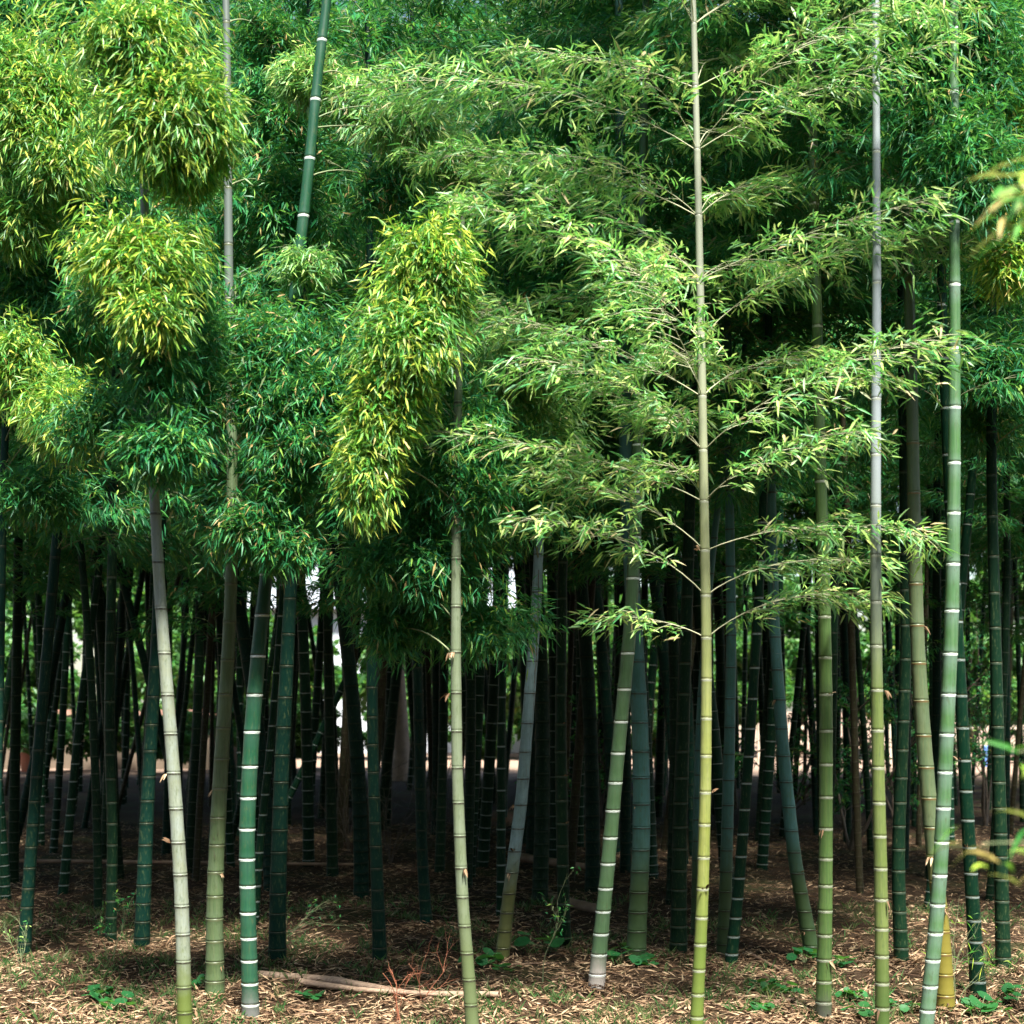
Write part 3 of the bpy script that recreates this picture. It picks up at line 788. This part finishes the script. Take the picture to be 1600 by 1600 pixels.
for (X, d, px) in sorted(spots, key=lambda s: s[2]):
    me, zs, bx, by_, r0 = CULM_T[rng.integers(0, 9)]
    lean = rng.normal(0, .045) if px > 450 else rng.normal(.02, .09)
    leany = rng.normal(0, .04)
    root = empty('bamboo', (X, d, float(hgt(X, d)) - .03))
    cu = link_mesh('culm', me, root); k_ = 1.1 if 420 < px < 1220 else .82; cu.scale = (k_, k_, 1)
    tall = rng.uniform(.66, .84) if d < 14 else rng.uniform(.85, 1.05) if d < 18 else rng.uniform(1.1, 1.3) if d < 23 else rng.uniform(1.35, 1.75); root.scale = (1, 1, tall)
    z0 = (rng.uniform(3.2, 4.4) + max(0, d - 14) * .03) / max(1, tall * .9)
    sc = rng.uniform(.85, 1.1) * (1 if tall < 1.05 else 1.35)
    loc = (k_ * np.interp(z0, zs, bx), k_ * np.interp(z0, zs, by_), z0)
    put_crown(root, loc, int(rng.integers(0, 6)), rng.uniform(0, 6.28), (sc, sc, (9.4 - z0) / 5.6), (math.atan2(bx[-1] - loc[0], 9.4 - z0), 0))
    root.rotation_euler = (leany, lean, rng.uniform(-.3, .3) * 0)
    i = sum(1 for lx, _ in LSX if lx < px)
    between = ('between the %s and %s bamboos' % (LN[LSX[i - 1][1]], LN[LSX[i][1]])) if 0 < i < len(LSX) else ('past the left picture edge' if i == 0 else 'right of the right-edge bamboo')
    info.append([root, d, i, between, lean])
ORD = ['first', 'second', 'third', 'fourth', 'fifth', 'sixth', 'seventh', 'eighth', 'ninth', 'tenth', 'eleventh', 'twelfth', 'thirteenth', 'fourteenth', 'fifteenth', 'sixteenth', 'seventeenth', 'eighteenth', 'nineteenth', 'twentieth', 'twenty-first', 'twenty-second', 'twenty-third', 'twenty-fourth', 'twenty-fifth', 'twenty-sixth']
def pick(kind, i):
    cnt[kind, i] = cnt.get((kind, i), 0) + 1
    return ORD[min(25, cnt[kind, i] - 1)]
for root, d, i, between, lean in info:
    if d < 18:
        tag(root, 'shaded bamboo %s, %s from left' % (between, pick(0, i)), 'bamboo', 'shaded bamboos behind the front row')
    else:
        tag(root, 'far dim bamboo %s, %s from left' % (between, pick(1, i)), 'bamboo', 'far bamboos deep in the thicket')
# the grove goes on unseen past both sides, added to keep side light out
nn = 0
sidec = {}
while nn < 46:
    s_ = 1 if nn % 2 else -1
    d = rng.uniform(8.5, 28)
    X = s_ * (d * .39 + rng.uniform(.6, 5.5))
    if all((X - a) ** 2 + (d - c) ** 2 > .8 for a, c in taken):
        taken.append((X, d)); nn += 1
        me, zs, bx, by_, r0 = CULM_T[rng.integers(0, 9)]
        root = empty('bamboo', (X, d, -.03))
        link_mesh('culm', me, root)
        z0 = rng.uniform(2.8, 4)
        put_crown(root, (np.interp(z0, zs, bx), np.interp(z0, zs, by_), z0), int(rng.integers(0, 6)), rng.uniform(0, 6.28), (1.2, 1.2, (9.4 - z0) / 5.6))
        sidec[s_] = sidec.get(s_, 0) + 1
        tag(root, 'bamboo standing out of sight past the %s edge, %s of them' % ('right' if s_ > 0 else 'left', ORD[sidec[s_] - 1]), 'bamboo', 'bamboos past the %s edge' % ('right' if s_ > 0 else 'left'))

# ------------------------------------------------------------------ forest floor
def litter():
    n = 120000
    y = 6.2 + 14 * rng.random(n) ** 3.3  # leaves thin out with depth over dark soil, imitating the grove's shade
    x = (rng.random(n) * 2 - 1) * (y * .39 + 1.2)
    feet = [b_.foot for b_ in B.values() if b_.d < 11]
    m0 = 0
    pile = np.zeros(n)
    for f_ in feet:      # leaves gather in a low ring round every stem
        q = 260; rr_ = .05 + np.abs(rng.normal(0, .09, q)); aa_ = rng.uniform(0, 6.28, q)
        x[m0:m0 + q] = f_[0] + rr_ * np.cos(aa_); y[m0:m0 + q] = f_[1] + rr_ * np.sin(aa_); pile[m0:m0 + q] = .05 * np.exp(-rr_ / .07) * rng.random(q)
        m0 += q
    P = np.stack([x, y, hgt(x, y) + pile + rng.uniform(.003, .022, n)], -1)
    a = rng.uniform(0, 6.28, n)
    D = np.stack([np.cos(a), np.sin(a), rng.normal(0.06, .2, n)], -1)
    m, nt, out = new_mat('dry_leaf')
    at = nt.nodes.new('ShaderNodeAttribute'); at.attribute_name = 'lf'
    rp = ramp(nt, [(0, (.035, .018, .010)), (.3, (.12, .068, .036)), (.65, (.24, .155, .088)), (.9, (.40, .29, .18)), (1, (.13, .10, .05))])
    nt.links.new(at.outputs['Fac'], rp.inputs[0])
    b = nt.nodes.new('ShaderNodeBsdfPrincipled'); nt.links.new(rp.outputs[0], b.inputs['Base Color']); b.inputs['Roughness'].default_value = .75
    b.inputs['Specular IOR Level'].default_value = .2
    nt.links.new(b.outputs[0], out.inputs[0])
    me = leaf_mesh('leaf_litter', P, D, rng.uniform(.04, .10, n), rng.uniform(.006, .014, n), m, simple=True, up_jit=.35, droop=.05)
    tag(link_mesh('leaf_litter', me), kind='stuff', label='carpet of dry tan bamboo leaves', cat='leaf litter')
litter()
DRY = bpy.data.materials['dry_leaf']
def twig_litter():
    ps, rs = [], []
    for _ in range(420):
        y = 6.6 + 7 * rng.random() ** 1.5; x = rng.uniform(-1, 1) * y * .38; a = rng.uniform(0, 6.28); l = rng.uniform(.08, .4)
        t = np.linspace(-.5, .5, 5)
        px_ = x + np.cos(a) * l * t + np.cumsum(rng.normal(0, .004, 5)); py_ = y + np.sin(a) * l * t + np.cumsum(rng.normal(0, .004, 5))
        ps.append(np.stack([px_, py_, hgt(px_, py_) + .016 + np.abs(rng.normal(0, .008)) * (t + .5)], -1)); rs.append(np.linspace(.0035, .0015, 5) * rng.uniform(.5, 1.2))
    tag(link_mesh('fallen_twigs', tubes_mesh('fallen_twigs', ps, rs, LOG, 4)), kind='stuff', label='small broken twigs strewn over the dry leaves', cat='twigs')
twig_litter()
# dry sheath scraps still clinging at a few nodes
for nm in ('mottled', 'pale', 'yellow', 'green', 'olive', 'rusty', 'ringed_right', 'blue', 'vined', 'sage', 'dark_center', 'grey_left_lean'):
    b = B[nm]
    for z in rng.choice([v for v in b.nodes if .2 < v < 2.6], 3, replace=False):
        a = rng.uniform(-2.9, -.2); c = b.at(z); r_ = .036
        q = int(rng.integers(2, 5))
        aa = a + rng.normal(0, .25, q)
        P = np.stack([c[0] + r_ * np.cos(aa), c[1] + r_ * np.sin(aa), np.full(q, c[2])], -1)
        D = np.stack([np.cos(aa) * .6, np.sin(aa) * .6, rng.choice([-1, 1]) * rng.uniform(.3, 1, q)], -1)
        me = leaf_mesh('sheath_scrap', P, D, rng.uniform(.025, .06, q), rng.uniform(.008, .016, q), DRY, origin=c)
        link_mesh('sheath_scrap', me, b.root, c - b.foot)

def grass():
    n = 2600
    y = 6.4 + 5.5 * rng.random(n) ** 1.3
    x = (rng.random(n) * 2 - 1) * (y * .385)
    keep = (np.sin(x * 2.1 + 1) * np.sin(y * 2.7 + x) + rng.normal(0, .45, n)) > .1
    keep |= (x < -1.2) & (rng.random(n) < .35)
    x, y = x[keep], y[keep]
    k = 9
    P = np.repeat(np.stack([x, y, hgt(x, y)], -1), k, 0); P[:, :2] += rng.normal(0, .02, (len(P), 2))
    D = rng.normal(0, .45, (len(P), 3)); D[:, 2] = 1
    n2 = len(P)
    me = leaf_mesh('grass', P, D, rng.uniform(.03, .13, n2) , rng.uniform(.002, .0045, n2), LEAF_GR, simple=True, droop=.3, tan=.25)
    tag(link_mesh('grass', me), kind='stuff', label='thin grass coming through the dry leaves', cat='grass')
LEAF_GR = leaf_mat('grass_blade', [(0, (.025, .08, .014)), (.5, (.06, .12, .025)), (.9, (.16, .18, .06))], (.06, .11, .04), tanc=(.28, .21, .11), transl=.25)
grass()

def weed(x, y, s, label, n=14):
    d = depth_of(y); f = px2w(x, y, d); f[2] = float(hgt(f[0], f[1]))
    root = tag(empty('ground_weed', f), label, 'weed', 'green weeds among the dry leaves')
    st = []; V = []; Fc = []; at = []
    off = 0
    for i in range(n):
        a = rng.uniform(0, 6.28); rr = rng.uniform(.15, 1) * s; hh = rng.uniform(.25, .6) * s
        tip = np.array([math.cos(a) * rr, math.sin(a) * rr, hh])
        t = np.linspace(0, 1, 4)[:, None]
        st.append(t * tip * np.array([1, 1, 0]) + np.array([0, 0, 1]) * hh * np.sqrt(t))
        w = rng.uniform(.16, .30) * s
        e = rng.normal(0, .35, 2)
        ring = []
        for q in range(8):
            b_ = q / 8 * 6.28; rad = w * (1 - .18 * math.cos(2 * b_) + (.2 if q == 0 else 0))
            px_, py_ = math.cos(b_ + a) * rad, math.sin(b_ + a) * rad
            ring.append(tip + np.array([px_, py_, px_ * e[0] + py_ * e[1]]))
        V += [tip + np.array([0, 0, -.12 * w])] + ring
        for q in range(8): Fc.append((off, off + 1 + q, off + 1 + (q + 1) % 8))
        at += [rng.random() * .94] * 9
        off += 9
    me = mesh_np('leaves', np.array(V), np.array(Fc).ravel(), np.arange(len(Fc)) * 3, np.full(len(Fc), 3), LEAF_WEED, False)
    aa = me.attributes.new('lf', 'FLOAT', 'POINT'); aa.data.foreach_set('value', np.array(at, dtype=np.float32))
    link_mesh('stems', tubes_mesh('stems', st, [np.full(4, .0015)] * len(st), WOOD_GRN, 3), root)
    link_mesh('leaves', me, root)
for a in [(152, 1558, .12, 'small green weed in the lit leaves left of the pale bamboo'),
          (176, 1578, .12, 'low green weed at the bottom left, lower of the two beside the pale bamboo'),
          (318, 1540, .10, 'tuft of green weed at the left of the mottled bamboo foot'),
          (486, 1556, .09, 'small weed in front of the fallen pole'),
          (752, 1512, .13, 'broad-leaved weed in the shade right of the slim grey-green bamboo'),
          (788, 1525, .10, 'small dark weed at the foot of the vine-clad bamboo'),
          (858, 1492, .20, 'bushy green weed at the foot of the dark flared bamboo'),
          (985, 1508, .17, 'clump of round-leaved weed at the foot of the blue-grey bamboo'),
          (1012, 1512, .10, 'small round-leaved weed right of the blue-grey bamboo foot'),
          (1258, 1502, .15, 'green weed at the foot of the left-leaning grey-blue bamboo'),
          (1204, 1552, .13, 'bright light-green broad-leaved weed left of the plain green bamboo'),
          (1232, 1556, .08, 'small bright weed just left of the plain green bamboo foot'),
          (1318, 1512, .12, 'dark weed between the plain green and the olive bamboo'),
          (1336, 1562, .10, 'upright heart-leaved weed between the plain green and the olive bamboo'),
          (1344, 1590, .10, 'weed at the bottom edge left of the olive bamboo'),
          (1415, 1574, .10, 'small weed between the olive and the powdered bamboo'),
          (1532, 1582, .15, 'green weed below the scuffed grey foot at the lower right'),
          (1590, 1565, .14, 'weed at the lower right corner'),
          (1195, 1590, .09, 'tiny weed at the bottom edge right of the yellow-green bamboo')]:
    weed(*a)

# fallen poles and logs
def lying(name, label, cat, pts, r0, r1, mat, lift=0.0, sides=10, cat_group=None):
    P = []
    for (x, y) in pts:
        d = depth_of(y); w = px2w(x, y, d); w[2] = float(hgt(w[0], w[1])) + max(r0, r1) * .75 + lift; P.append(w)
    P = np.array(P); t = np.linspace(0, 1, len(P)); tt = np.linspace(0, 1, 24)
    Q = np.stack([np.interp(tt, t, P[:, i]) for i in range(3)], -1)
    org = Q[0].copy()
    rad = np.interp(tt, [0, 1], [r0, r1]) * (1 + .07 * (np.arange(24) % 4 == 0))
    me = tubes_mesh(name, [Q], [rad], mat, sides, org)
    return org, me
org, me = lying('pole', '', '', [(405, 1524), (520, 1538), (640, 1556), (780, 1567)], .027, .018, C_DRY)
fp = tag(empty('fallen_bamboo_pole', org), 'split dry bamboo pole lying across the sunlit dry leaves', 'fallen pole')
link_mesh('pole', me, fp)
org2, me2 = lying('pole', '', '', [(470, 1540), (560, 1551), (690, 1562)], .021, .010, C_DRY, .012)
link_mesh('split_half', me2, fp, org2 - org)
def solid_log(label, pts, r0, r1, mat, name='fallen_log', cat='fallen log', lift=0):
    o_, m_ = lying(name, '', '', pts, r0, r1, mat, lift)
    tag(link_mesh(name, m_, None, o_), label, cat)
solid_log('dark fallen log leaning behind the vine-clad bamboo, upper of the two', [(800, 1352), (930, 1372)], .05, .03, LOG, lift=.05)
solid_log('dark fallen log lying low in the shade between the vine-clad and white-footed bamboo', [(850, 1405), (940, 1428)], .05, .04, LOG)
solid_log('long thin dry pole lying across the dark ground on the left', [(-60, 1354), (560, 1356)], .022, .016, LOG, 'fallen_bamboo_pole', 'fallen pole', lift=.05)
solid_log('thin rotten branch on the leaves right of the yellow-green bamboo', [(1172, 1488), (1222, 1512)], .014, .008, LOG, 'fallen_branch', 'branch')
solid_log('brown bark strip in the dry leaves left of the plain green bamboo', [(1188, 1577), (1240, 1571)], .018, .010, LOG, 'fallen_branch', 'branch')
solid_log('short brown stick in the dry leaves below the white-footed bamboo', [(905, 1558), (928, 1582)], .008, .004, LOG, 'fallen_branch', 'branch')

# twiggy plants
def twig_bush(name, label, cat, x, y, height, spread, mat, n1, leaf=None, nleaf=0, lean=(0, 0), depthj=1, rad=.0035, Ls=(.02, .04), Ws=(.008, .014), group=None):
    d = depth_of(y); f = px2w(x, y, d); f[2] = float(hgt(f[0], f[1])) - .01
    root = tag(empty(name, f), label, cat, group)
    paths, radii = [], []; tips = []
    def grow(p, dr, ln, r, lev):
        m = 6; q = [p]; dd = norm(np.array(dr))
        for i in range(m - 1):
            dd = norm(dd + rng.normal(0, .11, 3)); q.append(q[-1] + dd * ln / (m - 1))
        q = np.array(q); paths.append(q); radii.append(np.linspace(r, r * .45, m))
        tips.append(q[-1]); tips.append(q[-2]); tips.append(q[-3])
        if lev > 0:
            for k_ in range(3 if lev > 1 else 2):
                i = rng.integers(1, m)
                grow(q[i], dd + rng.normal(0, .55, 3) * spread, ln * rng.uniform(.45, .75), r * .55, lev - 1)
    for i in range(n1):
        grow(np.zeros(3) + rng.normal(0, .01, 3) * (n1 > 1), np.array([lean[0], lean[1], 1]) + rng.normal(0, .28, 3) * spread, height * rng.uniform(.65, 1), rad, 3 if n1 < 6 else 2)
    link_mesh('twigs', tubes_mesh('twigs', paths, radii, mat, 4), root)
    if leaf and nleaf:
        T = np.array(tips)
        T = T[rng.integers(0, len(T), nleaf)] + rng.normal(0, .015, (nleaf, 3)) * max(1, height)
        D = rng.normal(0, 1, (nleaf, 3)) + np.array([0, 0, .1])
        link_mesh('leaves', leaf_mesh('leaves', T, D, rng.uniform(*Ls, nleaf), rng.uniform(*Ws, nleaf), leaf, simple=height < 1), root)
twig_bush('dry_shrub', 'bare red-brown twig bush in front of the fallen pole', 'dry shrub', 622, 1598, .34, 1.0, WOOD_RED, 2, rad=.0035)
twig_bush('dry_shrub', 'smaller bare reddish twigs beside the red-brown twig bush', 'dry shrub', 660, 1560, .28, 1.0, WOOD_RED, 2, rad=.0028)
twig_bush('sapling', 'thin leafy shoot leaning right in the shade behind the fallen pole', 'sapling', 405, 1490, .62, .35, WOOD_GRN, 2, LEAF_MID, 90, lean=(1.2, 0))
twig_bush('sapling', 'slender leafy seedling in the dark left of the pale bamboo', 'sapling', 172, 1500, .34, .3, WOOD_GRN, 2, LEAF_MID, 110)
twig_bush('sapling', 'tall thin weed stalk between the vine-clad and the white-footed bamboo', 'sapling', 848, 1545, .42, .25, WOOD_GRN, 1, LEAF_MID, 60)
twig_bush('sapling', 'small leafy tuft at the foot of the teal bamboo near the left edge', 'sapling', 33, 1510, .2, .5, WOOD_GRN, 3, LEAF_LIT, 30)
twig_bush('sapling', 'yellowish shoots sprouting at the yellow foot of the rusty-ringed bamboo', 'sapling', 1492, 1560, .34, .4, WOOD_GRN, 4, LEAF_YEL, 90, Ls=(.04, .08), Ws=(.004, .008))
for (x, y, h, lb) in [(545, 1330, 1.0, 'dim brushy shrub in the deep shade left of the middle'), (610, 1345, .9, 'dim brushy shrub in the deep shade behind the teal bamboo'), (690, 1335, 1.0, 'dim brushy shrub behind the slim grey-green bamboo')]:
    twig_bush('shrub', lb, 'shrub', x, y, h, .8, BARK, 7, rad=.005)
for (x, y, h, lb, nl) in [(1330, 1330, 2.6, 'dark small-leaved tree between the plain green and the olive bamboo', 3200), (940, 1290, 2.6, 'dark small-leaved shrub behind the white-footed bamboo', 2600),
                          (1230, 1290, 2.7, 'dark leafy bush behind the left-leaning grey-blue bamboo', 2400), (1400, 1300, 2.8, 'dark leafy bush behind the olive bamboo', 2200), (1540, 1290, 3.0, 'dark leafy bush at the right edge behind the scuffed bamboo', 2400)]:
    twig_bush('shrub', lb, 'shrub', x, y, h * .62, .75, BARK, 4, LEAF_DRK, nl, rad=.022, Ls=(.04, .08), Ws=(.018, .032))

# vines
def vine(b_, z0, z1, turns, label, phase=0, r=.0028):
    n = 90; z = np.linspace(z0, z1, n)
    rr = .034
    pts = []
    wob = np.cumsum(rng.normal(0, .12, n))
    for i, zz in enumerate(z):
        c = b_.at(zz); a = phase + turns * math.sin((zz - z0) * 2.1) + .35 * math.sin(wob[i])
        pts.append(c + np.array([math.cos(a) * rr, math.sin(a) * rr, 0]))
    pts = np.array(pts); paths = [pts]; radii = [np.full(n, r)]
    for i in range(5, n - 5, 6):
        q = pts[i] + np.stack([np.zeros(3), rng.normal(0, .02, 3) + [0, -.012, .03], rng.normal(0, .03, 3) + [0, -.015, .07]])
        paths.append(q); radii.append(np.array([.0012, .001, .0006]))
    org = pts[0].copy()
    tag(link_mesh('vine', tubes_mesh('vine', paths, radii, BARK, 5, org), None, org), label, 'vine')
vine(B['vined'], .5, 2.5, .7, 'thin brown vine climbing the ice-grey bamboo', -1.2)
vine(B['grey_left_lean'], .3, 2.6, .8, 'thin dark vine climbing the left-leaning grey-blue bamboo', -1.3)
vine(B['mottled'], .6, 1.6, .5, 'thin dark vine on the lower stem of the mottled bamboo', -1.5, .0018)

# ------------------------------------------------------------------ what shows through the grove
def box(name, c, s, mat, parent=None, rot=0):
    x, y, z = np.array(s) / 2
    V = np.array([[i, j, k] for i in (-x, x) for j in (-y, y) for k in (-z, z)], float)
    Fc = np.array([[0, 1, 3, 2], [4, 6, 7, 5], [0, 4, 5, 1], [2, 3, 7, 6], [0, 2, 6, 4], [1, 5, 7, 3]])
    me = mesh_np(name, V, Fc.ravel(), np.arange(6) * 4, np.full(6, 4), mat, False)
    o = link_mesh(name, me, parent, c); o.rotation_euler = (0, 0, rot)
    return o
M_FENCE = plain('fence_wood', (.40, .33, .25), (.33, .27, .2), 8)
M_WALL = plain('wall_plaster', (.16, .115, .08), (.10, .075, .05), 1.1)
M_COPE = plain('wall_coping', (.25, .13, .09), (.33, .18, .13), 6)
M_WHITE = plain('white_paint', (.50, .53, .58), (.44, .47, .52), 1.5)
M_GLASS = plain('window_dark', (.05, .07, .09), (.07, .09, .11), 1, rough=.15)
M_TERRA = plain('terracotta', (.30, .09, .04), (.25, .08, .04), 4)
M_BLUE = plain('blue_plastic', (.08, .18, .45), (.09, .2, .42), 4)
fr = tag(empty('fence', (13, 42, 0)), 'pale timber post and rail fence beyond the grove on the right', 'fence')
box('rail', (0, 0, 1.10), (20, .06, .12), M_FENCE, fr); box('rail', (0, 0, .66), (20, .06, .10), M_FENCE, fr)
for i in range(11): box('post', (-9.6 + i * 1.92, -.08, .6), (.12, .1, 1.24), M_FENCE, fr)
wl = tag(empty('garden_wall', (-13.5, 39, 0)), 'low plastered wall with brown coping beyond the grove on the left', 'wall')
box('wall', (0, 0, .72), (13, .25, 1.5), M_WALL, wl); box('coping', (0, 0, 1.55), (13.2, .36, .14), M_COPE, wl)
pl = tag(empty('planter', (-12.6, 37.5, 0)), 'terracotta planter in front of the low wall at far left', 'planter')
pm = tubes_mesh('pot', [np.array([[0, 0, 0], [0, 0, .5], [0, 0, .9], [0, 0, .93], [0, 0, 1.0]])], [np.array([.22, .30, .34, .38, .38])], M_TERRA, 16)
link_mesh('pot', pm, pl)
hs = tag(empty('house', (-3.2, 58, 0)), 'white-walled house glimpsed through the slits in the middle', 'house')
box('wall', (0, 0, 2.7), (13, 8, 5.4), M_WHITE, hs)
for i in range(4): 
    w_ = box('window', (-4.5 + 3 * i, -4.03, 2.0), (1.1, .1, 1.3), M_GLASS, hs)
    box('frame', (0, -.03, -.72), (1.3, .12, .1), M_WHITE, w_)
def roof():
    V = np.array([[-7, -4.6, 5.4], [7, -4.6, 5.4], [7, 4.6, 5.4], [-7, 4.6, 5.4], [-6, 0, 7.4], [6, 0, 7.4]], float)
    Fl = [0, 1, 5, 4, 2, 3, 4, 5, 0, 4, 3, 1, 2, 5, 3, 2, 1, 0]
    me = mesh_np('roof', V, np.array(Fl), np.array([0, 4, 8, 11, 14]), np.array([4, 4, 3, 3, 4]), plain('roof_grey', (.22, .25, .28), (.3, .32, .35), 3), False)
    link_mesh('roof', me, hs)
roof()
bn_ = tag(empty('bin', (13.5, 40.8, 0)), 'small blue bin in front of the fence on the right', 'bin')
bn_.scale = (.45, .45, .6)
link_mesh('body', tubes_mesh('body', [np.array([[0, 0, 0], [0, 0, .45], [0, 0, .9]])], [np.array([.2, .24, .27])], M_BLUE, 14), bn_)
link_mesh('lid', tubes_mesh('lid', [np.array([[0, 0, .9], [0, 0, .95], [0, 0, .99], [0, 0, 1.0]])], [np.array([.29, .28, .2, .01])], M_BLUE, 14), bn_)

def far_tree_mesh(H, W, n):
    # crown made of many leaf-size faces gathered in uneven clumps
    nc = 26
    C = rng.normal(0, 1, (nc, 3)); C = norm(C) * (rng.random((nc, 1)) ** .4)
    C = C * np.array([W * .8, W * .8, H * .36]) + np.array([0, 0, H * .56])
    r = rng.uniform(.16, .34, nc) * W
    k = rng.integers(0, nc, n)
    u = norm(rng.normal(0, 1, (n, 3))) * (rng.random((n, 1)) ** .35)
    P = C[k] + u * r[k][:, None] * np.array([1.25, 1.25, .8])
    P = P[P[:, 2] > .1]
    D = rng.normal(0, 1, P.shape)
    m = len(P)
    lm = leaf_mesh('crown', P, D, rng.uniform(.22, .42, m), rng.uniform(.10, .2, m), LEAF_FAR, simple=True, tan=.02)
    paths = [np.array([[0, 0, -.1], [.05, 0, H * .25], [.0, .05, H * .55]])]; radii = [np.array([.2, .15, .08])]
    for c in C[:12]:
        t = np.linspace(0, 1, 5)[:, None]; s0 = np.array([0, 0, H * .25])
        paths.append(s0 * (1 - t) + c * t + np.array([0, 0, .2]) * np.sin(t * 3.1)); radii.append(np.linspace(.08, .02, 5))
    return lm, tubes_mesh('trunk', paths, radii, BARK_L, 7)
FT = [far_tree_mesh(8, 2.9, 15000), far_tree_mesh(10, 3.4, 17000), far_tree_mesh(5, 2.6, 12000)]
ft_list = [(-21, 52, 1), (-17.5, 47, 0), (-13.5, 50, 1), (-9.6, 46, 2), (-15, 44, 2), (-18.5, 43, 2), (-13.5, 57, 1), (-.4, 50, 2), (2.4, 52, 0), (4.8, 48, 2), (-7.5, 47, 2), (-3.6, 46, 2), (.8, 46.5, 2),  (-24, 47, 0), (3.5, 66, 1), (-2, 68, 1), (9, 60, 1), (7.2, 49, 2), (10.5, 52, 0), (13.5, 50, 0), (17, 53, 1), (20.5, 50, 0), (24, 54, 1), (15.4, 46, 2), (19, 46, 2), (12, 47, 2), (22.5, 46.5, 2)]
tc = {}
for i, (x, y, k) in enumerate(sorted(ft_list, key=lambda t: t[0] / t[1])):
    root = empty('broadleaf_tree', (x, y, 0)); root.rotation_euler = (0, 0, rng.uniform(0, 6)); s = rng.uniform(.85, 1.1); root.scale = (s, s, s)
    lm, tm = FT[k]; link_mesh('trunk', tm, root); link_mesh('crown', lm, root)
    sidew = 'beyond the low wall' if x < -8 else 'beside the white house' if x < 8 else 'beyond the pale fence'
    kind = {0: 'middle-sized', 1: 'tall', 2: 'low bushy'}[k]
    tc[kind, sidew] = tc.get((kind, sidew), 0) + 1
    tag(root, 'sunlit %s green tree %s, %s such from the left' % (kind, sidew, ORD[tc[kind, sidew] - 1]), 'tree', 'trees ' + sidew)
# unseen trees added behind and beside the viewer to close off the low sky
for i, (x, y, k, s) in enumerate([(-15, -5, 1, .85), (-10, -8, 1, .9), (-5.5, -7, 0, 1), (-1, -9, 1, .9), (3.5, -7.5, 0, 1), (8, -8.5, 1, .9), (12.5, -6, 1, .85), (-14, 1, 0, .95), (13.5, .5, 0, .95), (-9, -4.5, 2, .9), (9.5, -4.5, 2, .9), (-3, -5.5, 2, .8), (2.2, -5.8, 2, .8), (6, -5, 2, .8), (-6.5, -5, 2, .7)]):
    root = empty('broadleaf_tree', (x, y, 0)); root.rotation_euler = (0, 0, i * 1.3); root.scale = (s * 1.2, s * 1.2, s * 1.15)
    lm, tm = FT[k]; link_mesh('trunk', tm, root); link_mesh('crown', lm, root)
    tag(root, 'green tree on the viewer\'s side of the grove, %s from the left' % (ORD[i]), 'tree', 'unseen trees added to block low sky')
for i, (x, y, k_) in enumerate([(-12.2, 36.5, .42), (-10.4, 37, .5), (-8.6, 36.3, .4), (-7, 37.5, .5), (-5.3, 38, .45), (-3.2, 39, .42), (-.9, 38.5, .38), (1.6, 39.5, .42), (3.9, 38.7, .4), (-15.5, 36.5, .35)]):
    root = empty('bush', (x, y, 0)); root.rotation_euler = (0, 0, i * 2.1); root.scale = (k_, k_, k_ * .85)
    lm, tm = FT[2]; link_mesh('stems', tm, root); link_mesh('leaves', lm, root)
    tag(root, 'low green bush along the path behind the grove, %s in its row' % ORD[i], 'bush', 'bushes along the path behind the grove')
# bare pinkish trunk seen through the middle slit
tt = tag(empty('broadleaf_tree', px2w(622, 1210, 33) * np.array([1, 1, 0])), 'brown tree trunk seen through the slit behind the teal bamboos', 'tree')
link_mesh('trunk', tubes_mesh('trunk', [np.array([[0, 0, -.1], [.04, 0, .5], [0, 0, 1.8], [-.1, 0, 3.5], [.1, 0, 5.5]])], [np.array([.36, .25, .2, .17, .1])], BARK_L, 12), tt)
link_mesh('crown', FT[2][0], tt, (0, 0, 3.2))
